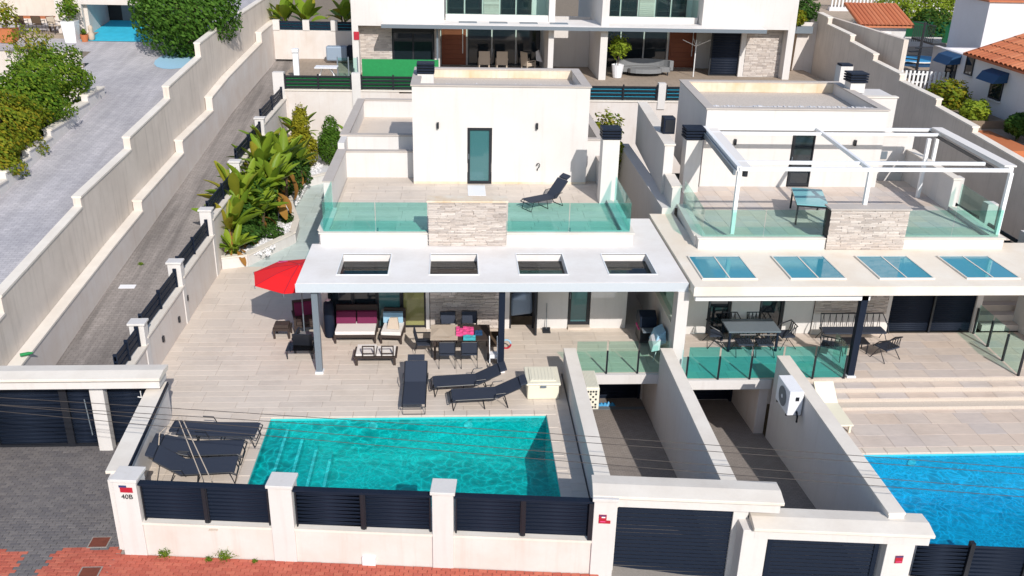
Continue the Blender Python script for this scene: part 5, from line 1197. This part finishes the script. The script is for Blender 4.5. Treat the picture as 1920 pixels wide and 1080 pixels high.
obj('printed_mark', MB().hexa([(-.80, .62, 2.475), (-.48, .62, 2.52), (-.48, .68, 2.52), (-.80, .68, 2.475), (-.80, .62, 2.48), (-.48, .62, 2.525), (-.48, .68, 2.525), (-.80, .68, 2.48)]), 'pink', um, world=False)
def block_chair(name, label, x, y, rz, w, d, seat, mat, frame='brown', back=.7, arm=True, cat='armchair', group=None, bm=None):
    t = thing(name, label, cat, (x, y, 0), rz, group)
    obj('frame', MB().box(-w/2, w/2, -d/2, d/2, seat-.14, seat-.06), frame, t, world=False)
    obj('seat_cushion', MB().box(-w/2+.04, w/2-.04, -d/2+.02, d/2-.1, seat-.06, seat+.06), mat, t, world=False, bev=.02)
    if back: obj('back', MB().hexa([(-w/2, d/2-.08, seat-.1), (w/2, d/2-.08, seat-.1), (w/2, d/2, seat-.1), (-w/2, d/2, seat-.1), (-w/2, d/2-.0, back), (w/2, d/2-.0, back), (w/2, d/2+.07, back), (-w/2, d/2+.07, back)]), frame, t, world=False)
    if bm: obj('back_cushion', MB().hexa([(-w/2+.05, d/2-.22, seat+.06), (w/2-.05, d/2-.22, seat+.06), (w/2-.05, d/2-.09, seat+.06), (-w/2+.05, d/2-.09, seat+.06), (-w/2+.05, d/2-.14, back-.05), (w/2-.05, d/2-.14, back-.05), (w/2-.05, d/2-.02, back-.05), (-w/2+.05, d/2-.02, back-.05)]), bm, t, world=False, bev=.02)
    for sx in (-1, 1):
        for sy in (-1, 1): obj('leg', MB().box(sx*(w/2-.04)-.03, sx*(w/2-.04)+.03, sy*(d/2-.04)-.03, sy*(d/2-.04)+.03, 0, seat-.14), frame, t, world=False)
        if arm: obj('armrest', MB().box(sx*(w/2+.01)-.03, sx*(w/2+.01)+.03, -d/2, d/2, seat+.14, seat+.19).box(sx*(w/2+.01)-.03, sx*(w/2+.01)+.03, -d/2, -d/2+.05, 0, seat+.14), frame, t, world=False)
    return t
s = block_chair('outdoor_sofa', 'dark outdoor sofa with white seat and plum back cushions', -3.25, 5.0, 0, 1.35, .95, .36, 'fabric', 'brown', .95, False, 'sofa')
for k in (-.34, .34): obj('back_cushion', MB().hexa([(k-.32, .15, .42), (k+.32, .15, .42), (k+.32, .32, .42), (k-.32, .32, .42), (k-.32, .27, .80), (k+.32, .27, .80), (k+.32, .40, .80), (k-.32, .40, .80)]), 'plum', s, world=False, bev=.02)
a1 = block_chair('outdoor_armchair', 'white cushioned outdoor armchair with beige and pale blue cushions right of the sofa', -2.06, 4.95, R(-5), .72, .95, .36, 'fabric', 'brown', .85, False)
cu = obj('cushion', MB().hexa([(-.18, -.1, .43), (.22, -.18, .43), (.22, .0, .47), (-.12, .12, .47), (-.1, .1, .72), (.15, .05, .75), (.17, .15, .72), (-.05, .2, .7)]), 'beige'); tag(cu, 'beige scatter cushion leaning on the white outdoor armchair', 'cushion'); cu.location = (-2.06, 4.85, 0)
cu = obj('cushion', MB().box(-.32, .32, .28, .40, .43, .78), 'paleblue'); tag(cu, 'pale blue cushion at the back of the white armchair', 'cushion'); cu.location = (-2.06, 4.92, 0)
t = thing('coffee_table', 'long low dark table with white pads and two upturned frames', 'coffee table', (-2.48, 3.35, 0))
obj('tabletop', MB().box(-.66, .66, -.36, .36, .26, .31), 'brown', t, world=False); obj('white_pad', MB().box(-.60, .0, -.30, .42, .31, .36), 'fabric', t, world=False, bev=.015); obj('white_pad', MB().box(.03, .6, -.30, .34, .31, .35), 'fabric', t, world=False, bev=.015)
for sx in (-.58, .58):
    for sy in (-.3, .3): obj('leg', MB().box(sx-.04, sx+.04, sy-.04, sy+.04, 0, .26), 'brown', t, world=False)
for x in (-.2, .38):
    m = MB(); m.box(x-.19, x+.19, -.36, -.33, .40, .43).box(x-.19, x+.19, -.3, -.27, .62, .65).box(x-.19, x-.16, -.36, -.27, .3, .65).box(x+.16, x+.19, -.36, -.27, .3, .65).box(x-.19, x+.19, -.36, -.33, .3, .33)
    obj('upturned_frame', m, 'brown', t, world=False)
block_chair('footstool', 'dark square footstool at the left of the umbrella pole', -5.65, 5.15, 0, .55, .5, .42, 'brown', 'brown', 0, False, 'stool')
block_chair('wicker_armchair', 'dark wicker armchair in the umbrella shade', -4.95, 5.55, R(15), .75, .75, .42, 'brown', 'brown', .95, True, 'armchair', bm='plum')
block_chair('reclining_chair', 'blue grey recliner between umbrella pole and roof post', -4.75, 4.25, R(175), .62, .85, .34, 'greyfab', 'black', .7, True, 'armchair')
gt = thing('shadow_stand_in', 'low smoked pane on legs, added to stand for a shadow on the tiles left of the roof post', 'table', (-4.85, 3.75, 0)); obj('tabletop', MB().box(-.42, .42, -.3, .3, .30, .31), 'smoke', gt, world=False)  # added smoked pane darkens the tiles in place of a cast shadow
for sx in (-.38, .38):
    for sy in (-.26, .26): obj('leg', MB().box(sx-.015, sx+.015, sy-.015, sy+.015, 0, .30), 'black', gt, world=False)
t = thing('covered_heater', 'tall dark covered patio heater left of the sofa', 'patio heater', (-4.12, 5.1, 0)); obj('cover', MB().lathe([(.16, 0), (.17, .05), (.17, .9), (.155, 1.2), (.06, 1.26), (.001, 1.27)], n=14), 'navy', t, world=False, smooth=True); obj('cap', MB().lathe([(.05, 1.26), (.09, 1.3), (.001, 1.33)], n=10), 'paper', t, world=False)
# dining group
dt = thing('dining_table', 'dining table with beige cloth under the villa roof', 'table', (.12, 3.85, 0))
obj('tabletop', MB().box(-.85, .95, -.55, .55, .68, .72), 'brown', dt, world=False)
for sx in (-.78, .88):
    for sy in (-.48, .48): obj('leg', MB().box(sx-.035, sx+.035, sy-.035, sy+.035, 0, .68), 'brown', dt, world=False)
tc = obj('tablecloth', MB().box(-.80, .05, 3.28, 4.38, .722, .735).add([(-.8, 3.5, .74), (-.2, 3.4, .78), (0, 3.7, .745), (-.5, 4.0, .80), (-.75, 4.1, .74)], [(0, 1, 3), (1, 2, 3), (0, 3, 4)]), 'beige'); tag(tc, 'rumpled beige cloth covering the left half of the dining table', 'tablecloth')
for nm, lb, mt, bx in (('towel', 'crumpled pink and red towel on the dining table', 'pink', (.0, .55, 3.55, 4.1)), ('towel', 'teal towel hanging on the front edge of the dining table', 'teal', (.22, .6, 3.25, 3.5)), ('bowl', 'dark green bowl at the right of the pink towel', 'awning', (.58, .82, 3.6, 3.85))):
    m = MB(); x0, x1, y0, y1 = bx
    for i in range(5):
        for j in range(5):
            a, c = x0+(x1-x0)*i/5, y0+(y1-y0)*j/5; hh = random.uniform(.02, .09); m.box(a, a+(x1-x0)/5, c, c+(y1-y0)/5, .722, .73+hh)
    o = obj(nm, m, mt); tag(o, lb, nm); 
def dchair(label, x, y, rz, mat='mesh', group='dining chairs around the beige clothed table'):
    t = thing('dining_chair', label, 'chair', (x, y, 0), rz, group); w = .46
    obj('seat', MB().box(-w/2, w/2, -.22, .22, .42, .45), mat, t, world=False)
    obj('backrest', MB().hexa([(-w/2, .2, .5), (w/2, .2, .5), (w/2, .22, .5), (-w/2, .22, .5), (-w/2, .28, .88), (w/2, .28, .88), (w/2, .30, .88), (-w/2, .30, .88)]), mat, t, world=False)
    for s in (-1, 1):
        x_ = s*(w/2+.015); obj('leg', MB().tube([(x_, -.26, 0), (x_, -.22, .44), (x_, -.22, .64)], .014), 'black', t, world=False); obj('leg', MB().tube([(x_, .30, 0), (x_, .2, .44), (x_, .30, .9)], .014), 'black', t, world=False)
        obj('armrest', MB().box(x_-.02, x_+.02, -.24, .24, .63, .655), 'black', t, world=False)
    obj('top_bar', MB().tube([(-w/2, .30, .9), (w/2, .30, .9)], .014), 'black', t, world=False); return t
dc = dchair('black sling dining chair at the front left of the clothed table', -.28, 3.05, R(180))
for (x, y, r, lb) in ((.40, 3.05, 180, 'black sling dining chair at the front right of the clothed table'), (-.25, 4.75, 4, 'black dining chair on the wall side, left of the pair'), (.42, 4.78, -3, 'dining chair with tan towel on the wall side, right of the pair'), (-1.02, 3.75, 90, 'black dining chair at the left end of the clothed table')):
    copy_tree(dc, (x, y, 0), R(r), lb)
bq = thing('brown_folding_bench', 'brown slatted bench standing at the right end of the dining table', 'bench', (1.15, 3.9, 0)); obj('seat', MB().box(-.2, .2, -.5, .5, .42, .48), 'bark', bq, world=False); obj('backrest', MB().box(.2, .25, -.5, .5, .48, 1.05), 'bark', bq, world=False)
for sx in (-.15, .18):
    for sy in (-.42, .42): obj('leg', MB().box(sx-.025, sx+.025, sy-.025, sy+.025, 0, .42), 'bark', bq, world=False)
t = thing('toy_stroller', 'white and black folded buggy beside the second roof post', 'buggy', (1.15, 3.0, 0)); 
for (sx, sy) in ((-.12, -.3), (.12, -.3), (-.12, .15), (.12, .15)): obj('wheel', MB().tube([(sx-.015, sy, .1), (sx+.015, sy, .1)], .1, 12), 'black', t, world=False)
obj('frame', MB().tube([(-.12, -.3, .1), (-.12, .1, .55), (-.12, .3, .85)], .013).tube([(.12, -.3, .1), (.12, .1, .55), (.12, .3, .85)], .013), 'whitemetal', t, world=False); obj('seat', MB().box(-.12, .12, -.15, .1, .3, .42), 'paper', t, world=False)
t = thing('beach_ring', 'red and blue swimming ring leaning beside the second roof post', 'swim ring', (1.6, 4.1, .17)); m = MB(); m.tube([(.15*math.cos(a*.4), 0, .15*math.sin(a*.4)) for a in range(9)], .03, 7); m2 = MB(); m2.tube([(.15*math.cos(a*.4), 0, .15*math.sin(a*.4)) for a in range(8, 17)], .03, 7); obj('upper_half', m, 'paleblue', t, world=False, smooth=True); obj('lower_half', m2, 'signred', t, world=False, smooth=True)
t = thing('covered_grill', 'silver blue cover draped over furniture in the dark doorway', 'cover', (2.2, 5.98, 0)); obj('cover', cloud(MB(), (0, 0, .01), (.01, .01, .01), 1, .01) and MB().hexa([(-.38, -.2, .35), (.38, -.2, .45), (.38, .3, .45), (-.38, .3, .35), (-.36, -.12, .95), (.36, -.05, 1.25), (.34, .3, 1.3), (-.36, .3, 1.0)]), 'carcover', t, world=False, bev=.08)
t = thing('dustpan', 'long handled dustpan leaning on the white villa wall', 'dustpan', (3.02, 5.35, 0)); obj('pan', MB().box(-.13, .13, -.13, .1, 0, .03).box(-.13, .13, .08, .1, .03, .12), 'black', t, world=False); obj('handle', MB().tube([(0, .08, .08), (0, .2, .95)], .012), 'grey', t, world=False)
t = thing('storage_box', 'cream plastic storage box with ribbed lid right of the loungers', 'storage box', (2.5, 1.35, 0))
obj('body', MB().box(-.46, .46, -.52, .48, 0, .46), 'cream', t, world=False, bev=.04); obj('lid', MB().box(-.50, .50, -.56, .52, .46, .54), 'cream', t, world=False, bev=.03); obj('lid_panel', MB().box(-.38, .38, -.42, .40, .54, .57), 'cream', t, world=False, bev=.015)
for i in range(7): obj('lid_rib', MB().box(-.30+.1*i-.02, -.30+.1*i+.02, -.34, .34, .57, .58), 'cream', t, world=False)
obj('latch', MB().box(-.08, .08, -.59, -.56, .42, .48), 'grey', t, world=False)
t = thing('air_conditioner_cover', 'cream slatted air conditioner cover on the wall right of the pool', 'air conditioner', (3.78, .45, .2))
obj('casing', MB().box(-.19, .19, -.55, .5, 0, .68), 'cream', t, world=False, bev=.02)
for i in range(9): obj('top_slat', MB().box(-.15+.038*i-.012, -.15+.038*i+.012, -.50, .45, .68, .695), 'cream', t, world=False)
for i in range(4):
    for j in range(7):
        if (i+j) % 2 == 0 or j in (0, 6): obj('vent_hole', MB().box(-.13+.075*i-.025, -.13+.075*i+.025, -.558, -.549, .08+.082*j-.027, .08+.082*j+.027), 'black', t, world=False)
t = thing('air_conditioner', 'white air conditioner with fan grille on the wall left of the blue pool', 'air conditioner', (9.36, -.15, .25))
obj('casing', MB().box(-.2, .2, -.48, .52, 0, .74), 'paper', t, world=False, bev=.02); o = obj('fan_grille', MB().lathe([(.001, 0), (.27, 0), (.29, .012), (.25, .02), (.001, .012)], n=20), 'greyfab', t, world=False); o.rotation_euler = (0, R(-90), 0); o.location = (-.2, .0, .36)
o = obj('fan_hub', MB().lathe([(.001, 0), (.06, 0), (.001, .02)], n=12), 'paper', t, world=False); o.rotation_euler = (0, R(-90), 0); o.location = (-.222, 0, .36)
obj('label_plate', MB().box(-.02, .08, -.49, -.48, .46, .58), 'black', t, world=False); obj('bracket', MB().box(-.2, .24, -.4, -.35, -.05, 0).box(-.2, .24, .35, .4, -.05, 0), 'black', t, world=False); obj('pipe', MB().tube([(.05, -.5, .15), (.07, -.56, .02), (.1, -.5, -.2)], .03), 'black', t, world=False)
t = thing('barbecue', 'black covered barbecue in the shady passage right of the villa', 'barbecue', (6.2, 4.6, 0)); obj('hood', MB().prismx([(-.35, .65), (-.3, 1.0), (0, 1.12), (.3, 1.0), (.35, .65)], -.28, .28), 'navy', t, world=False, bev=.03)
obj('cabinet', MB().box(-.25, .25, -.35, .35, .1, .65), 'black', t, world=False); obj('side_shelf', MB().box(-.22, .22, -.65, -.35, .6, .65).box(-.22, .22, .35, .65, .6, .65), 'grey', t, world=False)
for i in range(3): obj('knob', MB().box(-.29, -.25, -.2+.18*i, -.12+.18*i, .5, .57), 'pink', t, world=False)
t = thing('folded_laundry', 'pale blue and white cloth hanging over a frame by the divider wall', 'cloth', (6.38, 3.45, 0)); obj('cloth', MB().hexa([(-.22, -.4, .55), (.2, -.25, .6), (.2, .45, .6), (-.25, .35, .5), (-.12, -.3, .85), (.16, -.2, 1.0), (.16, .4, 1.0), (-.12, .3, .9)]), 'paleblue', t, world=False, bev=.03); obj('frame', MB().tube([(-.2, -.3, 0), (.1, 0, .8), (.15, .3, 0)], .012), 'whitemetal', t, world=False); obj('white_fold', MB().hexa([(-.3, -.42, .4), (-.05, -.42, .45), (-.05, .1, .55), (-.3, .1, .5), (-.26, -.42, .62), (-.03, -.40, .80), (-.05, .1, .88), (-.24, .1, .72)]), 'paper', t, world=False)
# right villa patio furniture
t = thing('patio_table', 'grey rectangular dining table on the right patio', 'table', (9.55, 4.2, 0)); obj('tabletop', MB().box(-.85, .85, -.48, .48, .70, .75), 'grey', t, world=False)
for sx in (-.78, .78):
    for sy in (-.4, .4): obj('leg', MB().box(sx-.035, sx+.035, sy-.035, sy+.035, 0, .70), 'navy', t, world=False)
def hoop(name, label, x, y, rz, w, group, z=0, cat='chair', nb=5, h=.80):
    t = thing(name, label, cat, (x, y, z), rz, group)
    obj('seat', MB().box(-w/2, w/2, -.25, .22, .40, .45), 'mesh', t, world=False)
    obj('top_rail', MB().tube([(-w/2-.06, -.25, .42), (-w/2-.08, -.05, .64), (-w/2, .25, h), (w/2, .25, h), (w/2+.08, -.05, .64), (w/2+.06, -.25, .42)], .021), 'black', t, world=False)
    for i in range(nb):
        xx = -w/2+w*(i+.5)/nb; obj('spindle', MB().tube([(xx-.04, .2, .44), (xx+.0, .25, h)], .010, 5), 'black', t, world=False); obj('spindle', MB().tube([(xx+.05, .2, .44), (xx+.0, .25, h)], .010, 5), 'black', t, world=False)
    for sx in (-1, 1): obj('leg', MB().tube([(sx*(w/2+.08), -.28, 0), (sx*w/2, -.05, .42), (sx*(w/2+.05), .28, 0)], .015), 'black', t, world=False)
    return t
hc = hoop('patio_chair', 'hooped black chair at the left end of the grey patio table', 8.42, 4.3, R(90), .5, 'black chairs around the grey patio table', nb=4)
for (x, y, r, lb) in ((9.2, 3.62, 180, 'hooped black chair on the near side of the grey table, left one'), (9.85, 3.6, 178, 'hooped black chair on the near side of the grey table, right one'), (10.75, 4.2, -85, 'hooped black chair at the right end of the grey patio table'), (9.1, 4.85, 0, 'hooped black chair on the wall side of the grey table, left one'), (9.95, 4.85, 0, 'hooped black chair on the wall side of the grey table, right one')):
    copy_tree(hc, (x, y, 0), R(r), lb)
hoop('hoop_bench', 'long black hooped garden bench before the right stone wall', 13.1, 4.45, 0, 2.1, None, cat='bench', nb=10, h=.92)
hb = hoop('garden_armchair', 'black hooped armchair left of the right villa steel post', 11.95, 3.35, R(150), .6, 'hooped armchairs facing the bench', cat='armchair', nb=5)
copy_tree(hb, (13.75, 3.25, 0), R(205), 'black hooped armchair right of the right villa steel post')
t = thing('low_table', 'low black slatted table before the hooped bench', 'coffee table', (12.9, 3.75, 0)); obj('tabletop', MB().box(-.4, .4, -.25, .25, .36, .39), 'black', t, world=False)
for sx in (-.35, .35):
    for sy in (-.2, .2): obj('leg', MB().box(sx-.015, sx+.015, sy-.015, sy+.015, 0, .36), 'black', t, world=False)
t = thing('plastic_lounger', 'cream plastic sun lounger beside the wall at the right patio steps', 'sun lounger', (10.95, .35, -.55)); obj('bed', MB().hexa([(-.3, -.75, .28), (.3, -.75, .28), (.3, .45, .32), (-.3, .45, .32), (-.3, -.75, .33), (.3, -.75, .33), (.3, .45, .37), (-.3, .45, .37)]), 'cream', t, world=False, bev=.01)
obj('backrest', MB().hexa([(-.3, .45, .32), (.3, .45, .32), (.3, 1.0, .75), (-.3, 1.0, .75), (-.3, .43, .37), (.3, .43, .37), (.3, .97, .8), (-.3, .97, .8)]), 'cream', t, world=False, bev=.01)
for sx in (-.27, .27):
    for sy in (-.6, .4): obj('leg', MB().box(sx-.03, sx+.03, sy-.04, sy+.04, .005, .29), 'cream', t, world=False)
t = thing('terrace_table', 'pale glass topped table on dark legs under the pergola', 'table', (12.25, 7.6, 3.3), R(-14)); obj('tabletop', MB().box(-.52, .52, -1.0, 1.0, .72, .75), 'tabteal', t, world=False)
for sx in (-.47, .47):
    for sy in (-.94, .94): obj('leg', MB().box(sx-.03, sx+.03, sy-.03, sy+.03, 0, .72), 'black', t, world=False)
obj('table_frame', MB().box(-.52, .52, -1.0, -.96, .66, .72).box(-.52, .52, .96, 1.0, .66, .72).box(-.52, -.48, -.96, .96, .66, .72).box(.48, .52, -.96, .96, .66, .72), 'black', t, world=False)
# back terrace furniture
bc = block_chair('terrace_chair', 'tan high backed chair, left one on the back terrace', 1.7, 32.9, R(180), .65, .6, .45, 'beige', 'beige', 1.1, True, 'chair', 'chairs on the back terrace'); bc.location.z = 4.05
copy_tree(bc, (2.75, 32.9, 4.05), R(180), 'tan high backed chair, second from the back front door'); copy_tree(bc, (4.3, 32.6, 4.05), R(120), 'tan chair beside draped towels on the back terrace')
o = obj('towel', MB().hexa([(4.75, 32.3, 4.7), (5.1, 32.3, 4.6), (5.15, 32.5, 4.6), (4.8, 32.5, 4.7), (4.7, 32.35, 5.2), (4.85, 32.35, 5.3), (4.9, 32.5, 5.3), (4.75, 32.5, 5.2)]), 'lilac'); tag(o, 'pale striped towel draped on the back terrace chair', 'towel')
sf_ = thing('curved_sofa', 'curved grey garden sofa on the back terrace', 'sofa', (11.05, 31.3, 4.05))
m = MB(); m2 = MB()
for i in range(10):
    a0, a1 = R(200+14*i), R(200+14*(i+1)); 
    def pt(a, r, s=.62): return (r*math.cos(a), -r*math.sin(a)*s)
for i in range(12):
    a0, a1 = R(-10-160*i/12), R(-10-160*(i+1)/12)
    q = [pt(a0, .9), pt(a0, 1.55), pt(a1, 1.55), pt(a1, .9)]; m.prism(q[::-1], .2, .48)
    q = [pt(a0, 1.5), pt(a0, 1.72), pt(a1, 1.72), pt(a1, 1.5)]; m2.prism(q[::-1], .3, .85)
obj('seat', m, 'greyfab', sf_, world=False); obj('backrest', m2, 'greyfab', sf_, world=False); obj('front_cushion', MB().prism(oval(1.0, .5, 14), .2, .44), 'greyfab', sf_, world=False)
for i in range(5): a = R(-10-40*i); x, y = pt(a, 1.4); obj('leg', MB().box(x-.03, x+.03, y-.03, y+.03, 0, .2), 'black', sf_, world=False)
t = thing('white_table', 'white garden table behind the green cloth fence', 'table', (-7.0, 28.7, 4.05)); obj('tabletop', MB().box(-.6, .6, -.4, .4, .7, .75), 'paper', t, world=False)
for sx in (-1, 1): obj('leg', MB().bar((sx*.5, -.35, 0), (sx*.2, .35, .7), .05).bar((sx*.2, -.35, .7), (sx*.5, .35, 0), .05), 'paper', t, world=False)
t = thing('garden_shower', 'white solar shower column on the corner of the back terrace', 'shower', (-8.6, 28.6, 4.05)); obj('column', MB().box(-.15, .15, -.12, .12, 0, 1.5), 'paper', t, world=False, bev=.03); obj('head', MB().box(-.17, .17, -.2, .16, 1.5, 1.7), 'paper', t, world=False, bev=.03)
t = thing('glass_windbreak', 'pale green glass panel with dark frame on the back terrace', 'screen', (-5.9, 29.5, 4.05)); obj('glass_pane', MB().box(-.6, .5, 0, .02, .1, 1.1), 'glass2', t, world=False)
for x in (-.6, 0, .5): obj('post', MB().box(x-.03, x+.03, -.02, .04, 0, 1.15), 'grey', t, world=False)
t = thing('covered_barbecue', 'blue grey covered barbecue against the wall beside the back house', 'barbecue', (-7.0, 34.6, 4.05)); obj('cover', MB().box(-.75, .5, -.3, .3, .15, 1.0), 'carcover', t, world=False, bev=.08); obj('side_part', MB().box(.5, .9, -.25, .25, .2, 1.05), 'navy', t, world=False, bev=.08)
t = thing('washing_line', 'slim white rotary washing line on the right back terrace', 'washing line', (13.9, 31.2, 4.05)); obj('pole', MB().tube([(0, 0, 0), (0, 0, 2.1)], .03), 'whitemetal', t, world=False)
for a in (0, 1.57, 3.14, 4.71): obj('arm', MB().tube([(0, 0, 1.75), (.8*math.cos(a), .8*math.sin(a), 2.1)], .02), 'whitemetal', t, world=False)
# neighbour porch furniture
t = thing('porch_table', 'long brown wooden table in the shade of the left porch', 'table', (-23.4, 31.9, 6.05)); obj('tabletop', MB().box(-1, 1, -.4, .4, .7, .76), 'pot', t, world=False)
for sx in (-.9, .9):
    for sy in (-.3, .3): obj('leg', MB().box(sx-.04, sx+.04, sy-.04, sy+.04, 0, .7), 'bark', t, world=False)
pc = dchair('dark chair before the wooden porch table', -23.8, 31.2, R(180), 'bark', 'porch chairs'); pc.location.z = 6.05
copy_tree(pc, (-22.9, 31.2, 6.05), R(180), 'dark chair at the right end of the wooden porch table')
wc = dchair('pale wooden chair in the sun beside the left porch', -21.9, 30.8, R(60), 'beige', 'porch chairs'); wc.location.z = 6.05
t = thing('closed_parasol', 'closed white parasol with dark pole behind the left hedge', 'parasol', (-20.6, 24.5, 3)); obj('canopy', MB().lathe([(.28, .9), (.2, 1.6), (.03, 2.4)], n=10), 'paper', t, world=False); obj('pole', MB().tube([(0, 0, 0), (.05, 0, 2.5)], .03), 'black', t, world=False)
t = thing('garden_figurine', 'small yellow and white garden figurine at the blue garage floor', 'figurine', (-19.75, 30.1, 5.8)); obj('body', MB().lathe([(.1, 0), (.16, .1), (.17, .35), (.1, .5), (.13, .6), (.12, .75), (.001, .84)], n=12), 'beige', t, world=False, smooth=True)
bush('climbing_plant', 'yellow climbing plant on the cream wall above the porch chair', 'plant', (-21.0, 30.9, 7.9), (.25, .12, .7), 260, .16, 'lime', .01, zb=7.0)
# small things on the lane
o = obj('drain_cover', MB().box(-.28, .28, -.13, .13, 0, .012), 'paper'); o.location = (-11.7, 8.6, LZ(8.6)+.01); o.rotation_euler = (R(7.4), 0, 0); tag(o, 'pale rectangular cover lying on the grey lane', 'drain cover')
weed('small green tuft on the grey lane by the low wall', -11.7, 10.2, .18, 12); bpy.data.objects['weed.004'].location.z = LZ(10.2)
o = obj('green_bottle', MB().tube([(0, 0, 0), (.2, .1, 0), (.3, .15, 0)], [.05, .05, .02]), 'green'); o.location = (px(2.3)-.13, 2.2, .86); tag(o, 'small green bottle lying on the low lane wall coping', 'bottle')
t = thing('blue_rag', 'crumpled blue cloth on the ground before the left garage door', 'cloth', (4.75, 3.9, DZ(4.7, 3.9)))
m = MB()
for i in range(6):
    x = -.3+.12*i; hh = random.uniform(.05, .16); m.add([(x, -.12, 0), (x+.2, -.1, 0), (x+.18, .12, 0), (x, .1, 0), (x+.08, 0, hh)], [(0, 1, 4), (1, 2, 4), (2, 3, 4), (3, 0, 4)])
obj('folds', m, 'blue', t, world=False)
struct('drain_grate', MB().box(3.6, 6.15, 3.55, 3.7, -2.2, DZ(4, 3.55)+.012), 'grey')
# overhead cables
CB = [((-12.5, -4, 3.0), (1.0, -5.5, 2.85), (17, -7.5, 2.4)), ((-12.5, -4.1, 3.15), (1.2, -5.6, 2.45), (17, -7.6, 2.1)), ((-12.5, -4.0, 2.95), (1.2, -5.6, 2.2), (17, -7.6, 1.95)), ((-12.5, -4.1, 3.25), (1.2, -5.6, 3.05), (17, -7.6, 2.6))]
for i, (a, b_, c) in enumerate(CB):
    pts = []
    for k in range(25):
        s_ = k/24; q = (1-s_)**2*Vector(a)+2*s_*(1-s_)*Vector(b_)+s_**2*Vector(c); pts.append(q)
    o = obj('overhead_cable', MB().tube(pts, .007, 5), 'cable'); tag(o, ['lowest thin cable at the left gate, crossing the pool', 'second thin cable crossing in front of the pool', 'lowest cable over the two driveways', 'topmost thin cable crossing behind the loungers'][i], 'cable', 'overhead cables crossing before the pools')
